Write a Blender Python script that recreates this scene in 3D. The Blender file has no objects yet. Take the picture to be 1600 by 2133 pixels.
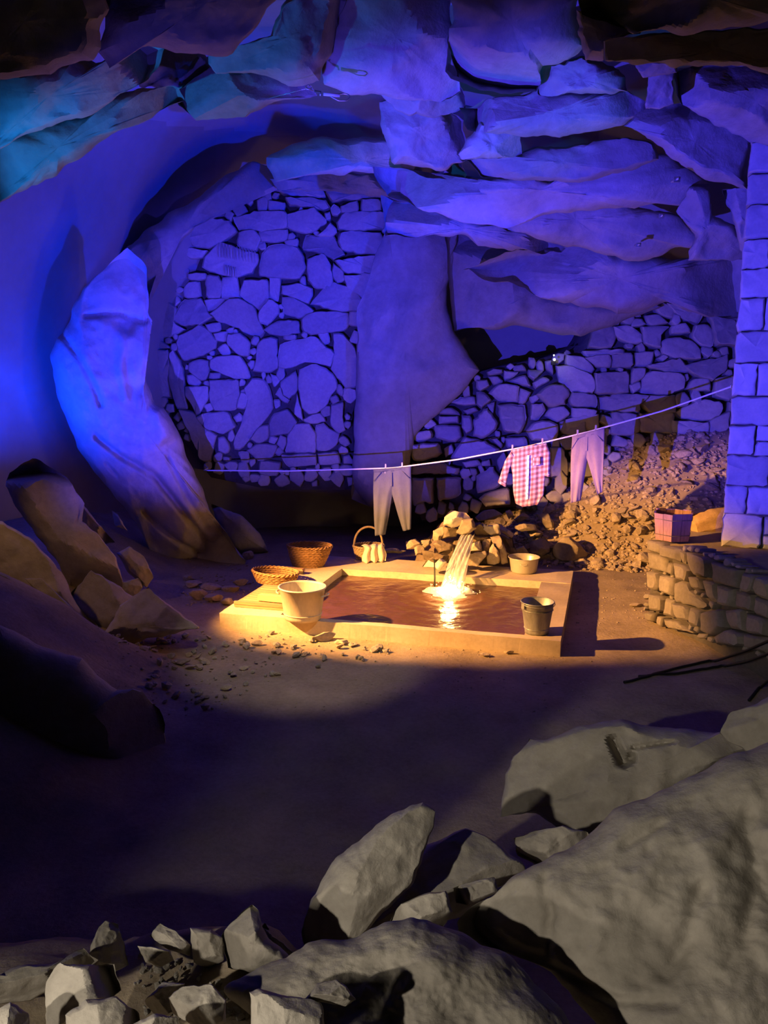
import bpy, bmesh, math, random
import numpy as np
from mathutils import Vector, Matrix

# ------------------------------------------------------------------ camera, world, lights, exposure
SC = bpy.context.scene
COL = SC.collection
R = math.radians
F_PX, W_PX, H_PX = 1700.0, 1600.0, 2133.0
EYE = np.array([0.0, 0.0, 2.6])
PITCH = R(10)

cam_d = bpy.data.cameras.new('camera')
cam = bpy.data.objects.new('camera', cam_d)
COL.objects.link(cam)
cam.location = EYE
cam.rotation_euler = (R(80), 0, 0)
cam_d.sensor_fit = 'HORIZONTAL'
cam_d.sensor_width = 36
cam_d.lens = 36 * F_PX / W_PX
cam_d.clip_start = 0.05
SC.camera = cam

SC.view_settings.view_transform = 'Standard'
SC.view_settings.look = 'None'
SC.view_settings.gamma = 1
SC.view_settings.use_curve_mapping = False
SC.view_settings.exposure = 0.0
SC.cycles.diffuse_bounces = 2

world = bpy.data.worlds.new('cave_dark')
SC.world = world
world.use_nodes = True
world.node_tree.nodes['Background'].inputs[0].default_value = (0.02, 0.018, 0.016, 1)
world.node_tree.nodes['Background'].inputs[1].default_value = 0.04


def lamp(name, loc, target, color, power, kind='SPOT', size=60, blend=0.3, radius=0.05):
    d = bpy.data.lights.new(name, kind)
    d.color = color
    d.energy = power
    d.shadow_soft_size = radius
    if kind == 'SPOT':
        d.spot_size = R(size)
        d.spot_blend = blend
    o = bpy.data.objects.new(name, d)
    COL.objects.link(o)
    o.location = loc
    dirv = Vector(target) - Vector(loc)
    o.rotation_euler = dirv.to_track_quat('-Z', 'Y').to_euler()
    return o


# violet-blue flood standing low behind the left foreground; its flaps (built below) keep the beam off the floor and the left vault
VF_LOC = (-1.9, 2.75, 1.17)
lamp('violet_flood', VF_LOC, (1.4, 10.5, 2.3), (0.062, 0.042, 1.0), 5000, size=80, blend=0.55, radius=0.01)
lamp('lip_fill_light', (-1.7, 2.9, 0.95), (-1.1, 6.3, 4.4), (0.075, 0.05, 1.0), 280, size=36, blend=0.8, radius=0.03)  # added lamp, gives back the violet the flaps take from the lips
# added unseen blue lamp, brightens the ceiling at the right
lamp('ceiling_fill_light', (1.6, 4.9, 0.12), (2.7, 8.4, 4.5), (0.04, 0.05, 1.0), 70, size=56, blend=0.8, radius=0.06)
# pure blue lamp hidden behind the left slabs, washing the left wall
lamp('blue_wash', (-4.3, 8.5, 1.3), (-3.5, 10.2, 4.5), (0.0, 0.030, 1.0), 900, size=128, blend=0.9, radius=0.08)
# a second one at the right, shining back across the cave at the left vault
lamp('blue_wash', (3.45, 6.0, 1.15), (-2.5, 11.5, 4.4), (0.0, 0.02, 1.0), 3300, size=44, blend=0.8, radius=0.06)
# cyan uplights for the ceiling lips
lamp('cyan_uplight', (-3.6, 5.0, 2.2), (-1.6, 7.0, 4.4), (0.01, 0.20, 0.80), 480, size=46, blend=0.6, radius=0.05)
lamp('cyan_uplight', (1.2, 4.9, 0.12), (1.25, 7.0, 4.55), (0.02, 0.28, 0.85), 420, size=22, blend=0.9, radius=0.05)  # added for a cyan highlight on the right-hand ledge
# warm lamp at the left of the basin
lamp('amber_spot', (-4.2, 7.0, 2.75), (0.85, 8.95, 0.12), (1.0, 0.45, 0.11), 7800, size=42, blend=0.55, radius=0.05)
lamp('amber_spot', (-3.9, 6.2, 2.9), (-2.35, 8.0, 0.5), (1.0, 0.52, 0.20), 55, size=58, blend=0.8, radius=0.05)  # weak extra lamp, added to warm the left rocks
# dim neutral lamps for the foreground rocks
lamp('foreground_lamp', (-2.2, -0.7, 2.7), (-2.2 + .765, -0.7 + .441, 2.7 - .469), (1.0, 0.90, 0.75), 370, size=62, blend=0.12, radius=0.04)
lamp('foreground_lamp', (-2.0, 0.8, 1.55), (-0.5, 2.0, 0.85), (1.0, 0.90, 0.75), 66, size=80, blend=0.4, radius=0.04)  # second lamp, added so the crest stones catch light
# weak unseen fill lamp, added to lift the shadows on the back wall
lamp('wall_fill_light', (1.5, -1.5, 3.9), (0.5, 8.5, 2.05), (1.0, 0.82, 0.58), 30, size=28, blend=0.6, radius=0.1)
# added spot with no visible source, brightens the sand in front of the basin
lamp('sand_fill_light', (-0.5, 3.8, 4.6), (-0.7, 7.15, 0.0), (1.0, 0.84, 0.62), 340, size=27, blend=0.7, radius=0.05)

# ------------------------------------------------------------------ helpers
rng = random.Random(7)
NR = np.random.RandomState(11)
COSP, SINP = math.cos(PITCH), math.sin(PITCH)


def ray(px, py):
    x = (np.asarray(px, float) - 800) / F_PX
    y = -(np.asarray(py, float) - 1066.5) / F_PX
    return np.stack([x, COSP + y * SINP, -SINP + y * COSP], -1)


def P(px, py, Y):
    d = ray(px, py)
    return EYE + d * (np.asarray(Y, float) / d[..., 1])[..., None]


def G(px, py, z=0.0):
    d = ray(px, py)
    return EYE + d * ((z - EYE[2]) / d[..., 2])[..., None]


def on_plane(px, py, p0, n):
    d = ray(px, py)
    t = ((np.asarray(p0) - EYE) @ n) / (d @ n)
    return EYE + d * t[..., None]


def smooth01(t):
    t = np.clip(t, 0, 1)
    return t * t * (3 - 2 * t)


def hsh(i, j, k, seed):
    i = i.astype(np.int64); j = j.astype(np.int64); k = k.astype(np.int64)
    h = (i * 374761393 + j * 668265263 + k * 2147483647 + seed * 144665) & 0xffffffff
    h = ((h ^ (h >> 13)) * 1274126177) & 0xffffffff
    h = ((h ^ (h >> 16)) * 2246822519) & 0xffffffff
    h = h ^ (h >> 15)
    return (h & 0xffffff) / float(0xffffff)


def vnoise(p, seed=0):
    f = np.floor(p)
    t = p - f
    t = t * t * (3 - 2 * t)
    r = 0
    for a in (0, 1):
        for b in (0, 1):
            for c in (0, 1):
                w = (t[:, 0] if a else 1 - t[:, 0]) * (t[:, 1] if b else 1 - t[:, 1]) * (t[:, 2] if c else 1 - t[:, 2])
                r = r + w * hsh(f[:, 0] + a, f[:, 1] + b, f[:, 2] + c, seed)
    return r * 2 - 1


def fbm(p, scale, octaves=4, seed=0, gain=0.5):
    r, a = 0, 1.0
    q = np.asarray(p) * scale
    for o in range(octaves):
        r = r + a * vnoise(q + 17.3 * o, seed + o)
        q = q * 2.03
        a *= gain
    return r


def facet(p, cell, seed=0, sharp=14, tilt=0.6):
    """broken-rock relief: every cell of a jittered lattice is one tilted plane"""
    q = np.asarray(p) / np.asarray(cell)
    f = np.floor(q)
    num = 0; den = 0
    for a in (-1, 0, 1):
        for b in (-1, 0, 1):
            for c in (-1, 0, 1):
                ci, cj, ck = f[:, 0] + a, f[:, 1] + b, f[:, 2] + c
                s = np.stack([ci + hsh(ci, cj, ck, seed), cj + hsh(ci, cj, ck, seed + 1), ck + hsh(ci, cj, ck, seed + 2)], -1)
                d = q - s
                dist = np.sqrt((d * d).sum(-1))
                w = np.exp(-sharp * dist)
                g = np.stack([hsh(ci, cj, ck, seed + 3), hsh(ci, cj, ck, seed + 4), hsh(ci, cj, ck, seed + 5)], -1) - 0.5
                val = (hsh(ci, cj, ck, seed + 6) - 0.5) + tilt * 2 * (d * g).sum(-1)
                num = num + w * val; den = den + w
    return num / den


def mesh(verts, faces, smooth=True):
    me = bpy.data.meshes.new('m')
    me.from_pydata([tuple(map(float, v)) for v in verts], [], [tuple(int(i) for i in f) for f in faces])
    me.update()
    if smooth:
        me.polygons.foreach_set('use_smooth', [True] * len(me.polygons))
    return me


def obj(name, me, m=None, parent=None, label=None, cat=None, group=None, kind=None):
    o = bpy.data.objects.new(name, me)
    COL.objects.link(o)
    if m is not None and me is not None and not me.materials:
        me.materials.append(m)
    if me is not None:
        me.name = name
    if parent is not None:
        o.parent = parent
        if parent.type == 'EMPTY':
            o.matrix_parent_inverse = Matrix.Identity(4)
    if label: o['label'] = label
    if cat: o['category'] = cat
    if group: o['group'] = group
    if kind: o['kind'] = kind
    return o


def thing(name, label, cat, loc=(0, 0, 0), rz=0, group=None):
    o = bpy.data.objects.new(name, None)
    COL.objects.link(o)
    o.empty_display_size = 0.1
    o.location = loc
    o.rotation_euler = (0, 0, rz)
    o['label'] = label; o['category'] = cat
    if group: o['group'] = group
    return o


def merge_parts(parts):
    V, Fc, n = [], [], 0
    for v, f in parts:
        V += [tuple(x) for x in v]
        Fc += [tuple(i + n for i in q) for q in f]
        n += len(v)
    return V, Fc


def grid_faces(nu, nv, wrap_u=False):
    f = []
    for j in range(nv - 1):
        for i in range(nu - (0 if wrap_u else 1)):
            i2 = (i + 1) % nu
            f.append((j * nu + i, j * nu + i2, (j + 1) * nu + i2, (j + 1) * nu + i))
    return f


def resample(pts, n, closed=True):
    p = np.asarray(pts, float)
    if closed:
        p = np.vstack([p, p[:1]])
    seg = np.sqrt(((p[1:] - p[:-1]) ** 2).sum(-1))
    s = np.concatenate([[0], np.cumsum(seg)])
    t = np.linspace(0, s[-1], n, endpoint=not closed)
    return np.stack([np.interp(t, s, p[:, k]) for k in range(p.shape[1])], -1)


def box(cx, cy, cz, sx, sy, sz, taper=1.0):
    v = []
    for z, t in ((-1, 1.0), (1, taper)):
        for x, y in ((-1, -1), (1, -1), (1, 1), (-1, 1)):
            v.append((cx + x * sx / 2 * t, cy + y * sy / 2 * t, cz + z * sz / 2))
    return v, [(3, 2, 1, 0), (4, 5, 6, 7), (0, 1, 5, 4), (1, 2, 6, 5), (2, 3, 7, 6), (3, 0, 4, 7)]


def tube(path, r, n=8, cap=True):
    p = np.asarray(path, float)
    m = len(p)
    rr = np.full(m, r) if np.isscalar(r) else np.asarray(r, float)
    t = np.gradient(p, axis=0)
    t /= np.maximum(np.sqrt((t * t).sum(-1)), 1e-9)[:, None]
    up = np.array([0, 0, 1.0]) if abs(t[0][2]) < 0.9 else np.array([1.0, 0, 0])
    v = []
    a = np.cross(t[0], up); a /= np.linalg.norm(a)
    for i in range(m):
        a = a - t[i] * (a @ t[i]); a /= max(np.linalg.norm(a), 1e-9)
        b = np.cross(t[i], a)
        for k in range(n):
            th = 2 * math.pi * k / n
            v.append(p[i] + rr[i] * (math.cos(th) * a + math.sin(th) * b))
    f = grid_faces(n, m, True)
    if cap:
        f.append(tuple(range(n - 1, -1, -1)))
        f.append(tuple((m - 1) * n + k for k in range(n)))
    return v, f


def lathe(prof, n=40, sx=1.0, sy=1.0):
    v = []
    for r, z in prof:
        for k in range(n):
            a = 2 * math.pi * k / n
            v.append((r * math.cos(a) * sx, r * math.sin(a) * sy, z))
    return v, grid_faces(n, len(prof), True)


# ------------------------------------------------------------------ materials
def rock_mat(name, c1, c2, scale=1.5, bump=0.35, rough=0.9, fine=22.0, dist=0.03, streak=(1, 1, 1)):
    m = bpy.data.materials.new(name)
    m.use_nodes = True
    nt = m.node_tree; N = nt.nodes; L = nt.links
    b = N['Principled BSDF']
    b.inputs['Roughness'].default_value = rough
    b.inputs['Specular IOR Level'].default_value = 0.25
    tc = N.new('ShaderNodeTexCoord')
    mp = N.new('ShaderNodeMapping'); mp.inputs['Scale'].default_value = streak
    L.new(tc.outputs['Object'], mp.inputs['Vector'])
    n1 = N.new('ShaderNodeTexNoise'); n1.inputs['Scale'].default_value = scale; n1.inputs['Detail'].default_value = 6
    n1.inputs['Roughness'].default_value = 0.6
    n2 = N.new('ShaderNodeTexNoise'); n2.inputs['Scale'].default_value = fine; n2.inputs['Detail'].default_value = 8
    n2.inputs['Roughness'].default_value = 0.65
    for n in (n1, n2):
        L.new(mp.outputs['Vector'], n.inputs['Vector'])
    mx = N.new('ShaderNodeMix'); mx.data_type = 'FLOAT'; mx.inputs[0].default_value = 0.4
    L.new(n1.outputs['Fac'], mx.inputs[2]); L.new(n2.outputs['Fac'], mx.inputs[3])
    cr = N.new('ShaderNodeValToRGB')
    cr.color_ramp.elements[0].position = 0.34; cr.color_ramp.elements[0].color = (*c1, 1)
    cr.color_ramp.elements[1].position = 0.66; cr.color_ramp.elements[1].color = (*c2, 1)
    L.new(mx.outputs[0], cr.inputs['Fac'])
    oi = N.new('ShaderNodeObjectInfo')
    vr = N.new('ShaderNodeMapRange'); vr.inputs[3].default_value = 0.80; vr.inputs[4].default_value = 1.18
    L.new(oi.outputs['Random'], vr.inputs[0])
    hs = N.new('ShaderNodeHueSaturation')
    L.new(vr.outputs[0], hs.inputs['Value']); L.new(cr.outputs['Color'], hs.inputs['Color'])
    L.new(hs.outputs['Color'], b.inputs['Base Color'])
    bp = N.new('ShaderNodeBump'); bp.inputs['Strength'].default_value = bump; bp.inputs['Distance'].default_value = dist
    L.new(mx.outputs[0], bp.inputs['Height'])
    L.new(bp.outputs['Normal'], b.inputs['Normal'])
    return m


def plain(name, c, rough=0.6, metal=0.0, var=0.15, scale=9.0, bump=0.1, streak=(1, 1, 1)):
    m = rock_mat(name, tuple(x * (1 - var) for x in c), tuple(min(1, x * (1 + var)) for x in c), scale, bump, rough, scale * 6, 0.01, streak)
    m.node_tree.nodes['Principled BSDF'].inputs['Metallic'].default_value = metal
    return m


M_CAVE = rock_mat('cave_limestone', (0.25, 0.23, 0.21), (0.42, 0.39, 0.35), 1.3, 0.5, 0.9, 9, 0.07)
M_SHELL = rock_mat('smooth_vault_rock', (0.29, 0.27, 0.25), (0.36, 0.34, 0.31), 0.5, 0.15, 0.95, 6, 0.03)
M_STONE = rock_mat('rubble_stone', (0.30, 0.275, 0.25), (0.45, 0.42, 0.38), 1.1, 0.35, 0.9, 24, 0.02)
M_MORTAR = rock_mat('recessed_mortar', (0.07, 0.06, 0.055), (0.13, 0.12, 0.11), 3, 0.5, 1.0, 30, 0.03)
M_DIMMED = rock_mat('dimmed_wall_stone', (0.15, 0.13, 0.11), (0.27, 0.24, 0.205), 2.0, 0.4, 0.92, 30, 0.02)  # same stone darkened, to keep the low wall as dim as in weak light
M_ASHLAR = rock_mat('ashlar_stone', (0.38, 0.36, 0.35), (0.52, 0.50, 0.48), 2.0, 0.25, 0.88, 40, 0.012)
M_BOULDER = rock_mat('boulder_stone', (0.26, 0.23, 0.19), (0.42, 0.38, 0.32), 1.7, 0.55, 0.92, 16, 0.035)
M_SCREE = rock_mat('scree_stone', (0.26, 0.21, 0.16), (0.46, 0.38, 0.29), 4, 0.4, 0.92, 30, 0.02)
M_SAND = rock_mat('packed_earth', (0.19, 0.148, 0.098), (0.345, 0.275, 0.19), 2.2, 0.6, 0.97, 30, 0.03)
M_PALE_LIT = rock_mat('pale_and_lit_stone', (0.45, 0.39, 0.30), (0.64, 0.56, 0.45), 5, 0.4, 0.6, 30, 0.02)  # pale stone, also stands in for light on some spring stones
M_WET_SHADE = rock_mat('wet_and_shaded_stone', (0.10, 0.075, 0.05), (0.22, 0.17, 0.12), 5, 0.4, 0.45, 30, 0.02)  # wet stone, also stands in for shade on some spring stones
M_CONC = rock_mat('worn_concrete', (0.36, 0.29, 0.21), (0.52, 0.43, 0.33), 3, 0.35, 0.8, 30, 0.015)
M_BASIN = rock_mat('silted_concrete', (0.16, 0.09, 0.05), (0.30, 0.18, 0.10), 3, 0.3, 0.8, 24, 0.02)
M_TIN = plain('whitened_zinc', (0.52, 0.47, 0.39), 0.55, 0.2, 0.2, 7, 0.08, (1, 1, 0.35))
M_ZINC = plain('grey_zinc', (0.30, 0.31, 0.30), 0.45, 0.6, 0.3, 8, 0.08, (1, 1, 0.3))
M_ENAMEL = plain('cream_enamel', (0.50, 0.46, 0.38), 0.35, 0.3, 0.08, 8, 0.03)
M_WICKER = plain('brown_wicker', (0.34, 0.19, 0.085), 0.8, 0, 0.35, 18, 0.3)
M_WICKER2 = plain('pale_willow', (0.44, 0.32, 0.19), 0.8, 0, 0.3, 18, 0.3)
M_BOARD = plain('worn_brown_board', (0.34, 0.20, 0.11), 0.75, 0, 0.25, 10, 0.2, (0.2, 2, 2))
M_BLOCK = plain('pale_wood_block', (0.56, 0.36, 0.19), 0.7, 0, 0.2, 10, 0.2, (0.2, 2, 2))
M_STAVE = plain('weathered_stave', (0.36, 0.20, 0.15), 0.8, 0, 0.35, 12, 0.4, (3, 3, 0.25))
M_SOIL = plain('dry_soil', (0.42, 0.28, 0.13), 0.95, 0, 0.25, 14, 0.6)
M_ROPE = plain('white_cord', (0.72, 0.68, 0.66), 0.8, 0, 0.05, 40, 0.2)
M_PEG = plain('peg_wood', (0.72, 0.55, 0.42), 0.7, 0, 0.1, 30, 0.1)
M_STEEL = plain('bare_steel', (0.7, 0.7, 0.7), 0.3, 0.9, 0.1, 30, 0.05)
M_BLACK = plain('black_rubber', (0.012, 0.012, 0.012), 0.6, 0, 0.2, 20, 0.1)
M_CLOTH = plain('washed_rag', (0.62, 0.52, 0.40), 0.9, 0, 0.12, 40, 0.3)
M_DENIM = plain('faded_mauve_cotton', (0.27, 0.20, 0.21), 0.95, 0, 0.14, 14, 0.3, (1, 1, 0.5))
M_DENIM2 = plain('dark_blue_cotton', (0.075, 0.08, 0.13), 0.95, 0, 0.16, 14, 0.3, (1, 1, 0.5))


def plaid_mat():
    m = bpy.data.materials.new('pink_check_cotton')
    m.use_nodes = True
    nt = m.node_tree; N = nt.nodes; L = nt.links
    b = N['Principled BSDF']; b.inputs['Roughness'].default_value = 0.95
    uv = N.new('ShaderNodeUVMap'); uv.uv_map = 'UVMap'
    sp = N.new('ShaderNodeSeparateXYZ'); L.new(uv.outputs['UV'], sp.inputs[0])
    outs = []
    for ax, per in (('X', 0.052), ('Y', 0.060)):
        a = N.new('ShaderNodeMath'); a.operation = 'DIVIDE'; a.inputs[1].default_value = per
        L.new(sp.outputs[ax], a.inputs[0])
        fr = N.new('ShaderNodeMath'); fr.operation = 'FRACT'; L.new(a.outputs[0], fr.inputs[0])
        c = N.new('ShaderNodeMath'); c.operation = 'LESS_THAN'; c.inputs[1].default_value = 0.5
        L.new(fr.outputs[0], c.inputs[0]); outs.append(c)
    ad = N.new('ShaderNodeMath'); ad.operation = 'ADD'
    L.new(outs[0].outputs[0], ad.inputs[0]); L.new(outs[1].outputs[0], ad.inputs[1])
    hf = N.new('ShaderNodeMath'); hf.operation = 'MULTIPLY'; hf.inputs[1].default_value = 0.5
    L.new(ad.outputs[0], hf.inputs[0])
    cr = N.new('ShaderNodeValToRGB')
    e = cr.color_ramp.elements
    e[0].color = (0.52, 0.40, 0.40, 1); e[1].color = (0.22, 0.085, 0.095, 1)
    k = e.new(0.5); k.color = (0.36, 0.20, 0.21, 1)
    L.new(hf.outputs[0], cr.inputs['Fac'])
    L.new(cr.outputs['Color'], b.inputs['Base Color'])
    return m


M_PLAID = plaid_mat()


def water_mat():
    m = bpy.data.materials.new('amber_water')
    m.use_nodes = True
    nt = m.node_tree; N = nt.nodes; L = nt.links
    N.remove(N['Principled BSDF'])
    out = N['Material Output']
    tr = N.new('ShaderNodeBsdfTransparent'); tr.inputs[0].default_value = (0.62, 0.42, 0.28, 1)
    df = N.new('ShaderNodeBsdfDiffuse'); df.inputs[0].default_value = (0.17, 0.075, 0.04, 1)
    gl = N.new('ShaderNodeBsdfGlossy'); gl.inputs[0].default_value = (0.9, 0.9, 0.9, 1); gl.inputs['Roughness'].default_value = 0.22
    tc = N.new('ShaderNodeTexCoord')
    wv = N.new('ShaderNodeTexNoise'); wv.inputs['Scale'].default_value = 9; wv.inputs['Detail'].default_value = 4
    L.new(tc.outputs['Object'], wv.inputs['Vector'])
    bp = N.new('ShaderNodeBump'); bp.inputs['Strength'].default_value = 0.5; bp.inputs['Distance'].default_value = 0.03
    L.new(wv.outputs['Fac'], bp.inputs['Height'])
    for s in (df, gl):
        L.new(bp.outputs['Normal'], s.inputs['Normal'])
    m1 = N.new('ShaderNodeMixShader'); m1.inputs[0].default_value = 0.55
    L.new(tr.outputs[0], m1.inputs[1]); L.new(df.outputs[0], m1.inputs[2])
    fr = N.new('ShaderNodeFresnel'); fr.inputs['IOR'].default_value = 1.33
    L.new(bp.outputs['Normal'], fr.inputs['Normal'])
    m2 = N.new('ShaderNodeMixShader')
    L.new(fr.outputs[0], m2.inputs[0]); L.new(m1.outputs[0], m2.inputs[1]); L.new(gl.outputs[0], m2.inputs[2])
    L.new(m2.outputs[0], out.inputs['Surface'])
    return m


def fall_mat(name, clear):
    m = bpy.data.materials.new(name)
    m.use_nodes = True
    nt = m.node_tree; N = nt.nodes; L = nt.links
    N.remove(N['Principled BSDF'])
    out = N['Material Output']
    tr = N.new('ShaderNodeBsdfTransparent')
    df = N.new('ShaderNodeBsdfDiffuse'); df.inputs[0].default_value = (0.9, 0.9, 0.9, 1)
    tl = N.new('ShaderNodeBsdfTranslucent'); tl.inputs[0].default_value = (0.9, 0.9, 0.9, 1)
    m0 = N.new('ShaderNodeMixShader'); m0.inputs[0].default_value = 0.5
    L.new(df.outputs[0], m0.inputs[1]); L.new(tl.outputs[0], m0.inputs[2])
    tc = N.new('ShaderNodeTexCoord')
    mp = N.new('ShaderNodeMapping'); mp.inputs['Scale'].default_value = (30, 12, 1.5)
    L.new(tc.outputs['Object'], mp.inputs['Vector'])
    ns = N.new('ShaderNodeTexNoise'); ns.inputs['Scale'].default_value = 1; ns.inputs['Detail'].default_value = 3
    L.new(mp.outputs['Vector'], ns.inputs['Vector'])
    cr = N.new('ShaderNodeValToRGB')
    cr.color_ramp.elements[0].position = 0.38; cr.color_ramp.elements[0].color = (clear, clear, clear, 1)
    cr.color_ramp.elements[1].position = 0.62; cr.color_ramp.elements[1].color = (0.95, 0.95, 0.95, 1)
    L.new(ns.outputs['Fac'], cr.inputs['Fac'])
    m1 = N.new('ShaderNodeMixShader')
    L.new(cr.outputs['Color'], m1.inputs[0]); L.new(tr.outputs[0], m1.inputs[1]); L.new(m0.outputs[0], m1.inputs[2])
    L.new(m1.outputs[0], out.inputs['Surface'])
    return m


def emit_mat(name, c, s):
    m = bpy.data.materials.new(name)
    m.use_nodes = True
    b = m.node_tree.nodes['Principled BSDF']
    b.inputs['Emission Color'].default_value = (*c, 1)
    b.inputs['Emission Strength'].default_value = s
    return m


M_WATER = water_mat()
M_FALL = fall_mat('falling_water', 0.6)
M_FOAM = fall_mat('white_foam', 0.7)
M_LENS = emit_mat('amber_lamp_lens', (1.0, 0.62, 0.2), 60)
M_LED = emit_mat('white_led', (1.0, 0.97, 0.85), 25)


# ------------------------------------------------------------------ rock builders
def solid_rock(pts, Y, T, back=None, ns=72, nr=14, chops=5, rough=0.02, fscale=1.6, spread=0.8, seed=0, lean=0.0, dome=2.6, edge=0.006, fc=0.0, fcell=0.6, facing=None, keep=0.78, center=None, grooves=()):
    """A closed boulder: its girdle is the outline at distance Y (metres, may lean with height), swollen T towards
    the viewer side and `back` away, then split by cleavage planes."""
    if back is None: back = T
    r_ = np.random.RandomState(seed * 7 + 3)
    p = np.asarray(pts, float)
    cen = resample(p, 200).mean(0) if center is None else np.array(center, float)
    b = resample(p, ns)
    size = np.sqrt(((b - cen) ** 2).sum(-1)).mean()
    nb = np.roll(b, -1, 0) - np.roll(b, 1, 0)
    nb = np.stack([nb[:, 1], -nb[:, 0]], -1); nb /= np.maximum(np.linalg.norm(nb, axis=1), 1e-6)[:, None]
    j = fbm(np.stack([b[:, 0], b[:, 1], np.full(ns, seed * 1.7)], -1), 3.2 / size, 3, seed)
    b = b + nb * (j * size * edge * 6)[:, None]
    yy = Y + lean * (b[:, 1] - cen[1]) / 100.0
    B = P(b[:, 0], b[:, 1], yy)
    C = P(cen[0], cen[1], Y)
    Nf = (EYE - C); Nf /= np.linalg.norm(Nf)
    if facing is not None:
        Nf = np.asarray(facing, float); Nf /= np.linalg.norm(Nf)
    V = []
    rr = [math.sin(math.pi / 2 * k / nr) for k in range(1, nr + 1)]
    front = [C + Nf * T]
    for r in rr[:-1]:
        front += list(C + r * (B - C) + Nf * (T * (1 - r ** dome) ** 0.5))
    nfront = len(front)
    rim = list(B)
    bk = []
    for r in rr[:-1][::-1][::2]:
        bk += list(C + r * (B - C) - Nf * (back * (1 - r ** 2.2) ** 0.5))
    V = np.array(front + rim + bk + [C - Nf * back])
    nrb = len(bk) // ns
    size3 = np.linalg.norm(B - C, axis=1).mean()
    # cleavage
    fr = V[:nfront]
    rel = fr - C
    for k in range(chops):
        n = Nf + spread * r_.randn(3); n /= np.linalg.norm(n)
        if n @ Nf < 0.25: continue
        dv = rel @ n
        lim = dv.max() * r_.uniform(keep, 0.97)
        ex = np.maximum(dv - lim, 0)
        rel = rel - np.outer(ex / (n @ Nf), Nf)
    fall = np.concatenate([[1.0]] + [np.full(ns, (1 - r ** 4)) for r in rr[:-1]])
    rel = rel + np.outer(fbm(fr, fscale / max(size3, 0.05), 5, seed + 31) * rough * size3 * (0.25 + 0.75 * fall), Nf)
    if fc:
        rel = rel + np.outer(facet(fr + seed, fcell * size3, seed) * fc * size3 * fall, Nf)
    if grooves:
        px = np.vstack([cen[None]] + [cen + r * (b - cen) for r in rr[:-1]])
        for line_, wd, dp in grooves:
            a_ = np.asarray(line_, float)
            dm = np.full(len(px), 1e9)
            for q0, q1 in zip(a_[:-1], a_[1:]):
                dd = q1 - q0
                t = np.clip(((px - q0) @ dd) / (dd @ dd), 0, 1)
                dm = np.minimum(dm, np.linalg.norm(px - (q0 + t[:, None] * dd), axis=1))
            rel = rel - np.outer(dp * smooth01(1 - dm / wd), Nf)
    V[:nfront] = C + rel
    Fc = []
    for i in range(ns):
        Fc.append((0, 1 + i, 1 + (i + 1) % ns))
    nring = nr - 1 + 1 + nrb
    for q in range(nring - 1):
        a = 1 + q * ns
        for i in range(ns):
            i2 = (i + 1) % ns
            Fc.append((a + i, a + ns + i, a + ns + i2, a + i2))
    last = len(V) - 1; a = 1 + (nring - 1) * ns
    for i in range(ns):
        Fc.append((a + i, last, a + (i + 1) % ns))
    return V, [f[::-1] for f in Fc]


def fix_normals(me):
    bm = bmesh.new(); bm.from_mesh(me)
    bmesh.ops.recalc_face_normals(bm, faces=bm.faces)
    bm.to_mesh(me); bm.free()
    return me


def face_viewer(me):
    me.calc_loop_triangles()
    a = sum((Vector(EYE) - p.center).normalized().dot(p.normal) * p.area for p in me.polygons)
    if a < 0:
        me.flip_normals()
    return me


SEED = [100]


def rock(name, pts, Y, T, m, parent=None, label=None, cat=None, group=None, smooth=True, kind=None, **kw):
    SEED[0] += 1
    kw.setdefault('seed', SEED[0])
    v, f = solid_rock(pts, Y, T, **kw)
    me = mesh(v, f, smooth)
    fix_normals(me)
    if smooth and len(v) < 20000:
        try:
            me.set_sharp_from_angle(angle=R(28))
        except Exception:
            pass
    # pivot at the foot of the rock
    if parent is None:
        c = v.mean(0); c[2] = v[:, 2].min()
        me.transform(Matrix.Translation(-Vector(c)))
        o = obj(name, me, m, None, label, cat, group, kind)
        o.location = c
        return o
    return obj(name, me, m, parent, label, cat, group, kind)


def loose_stone(seed, sub=2, chops=9, squash=(1, 0.85, 0.7)):
    r_ = np.random.RandomState(seed)
    bm = bmesh.new(); bmesh.ops.create_icosphere(bm, subdivisions=sub, radius=1.0)
    v = np.array([x.co[:] for x in bm.verts])
    for k in range(chops):
        n = r_.randn(3); n /= np.linalg.norm(n)
        d = v @ n
        v = v - np.outer(np.maximum(d - r_.uniform(0.42, 0.8), 0), n)
    v = v * np.array(squash) * (1 + 0.12 * r_.randn(3))
    v = v + 0.03 * r_.randn(*v.shape)
    for x, c in zip(bm.verts, v): x.co = c
    me = bpy.data.meshes.new('stone'); bm.to_mesh(me); bm.free()
    return me


STONES = [loose_stone(40 + i) for i in range(9)]
FLAKES = [loose_stone(70 + i, 2, 7, (1, 0.7, 0.35)) for i in range(5)]
PEBBLES = [loose_stone(90 + i, 1, 6, (1, 0.8, 0.55)) for i in range(6)]


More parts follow.
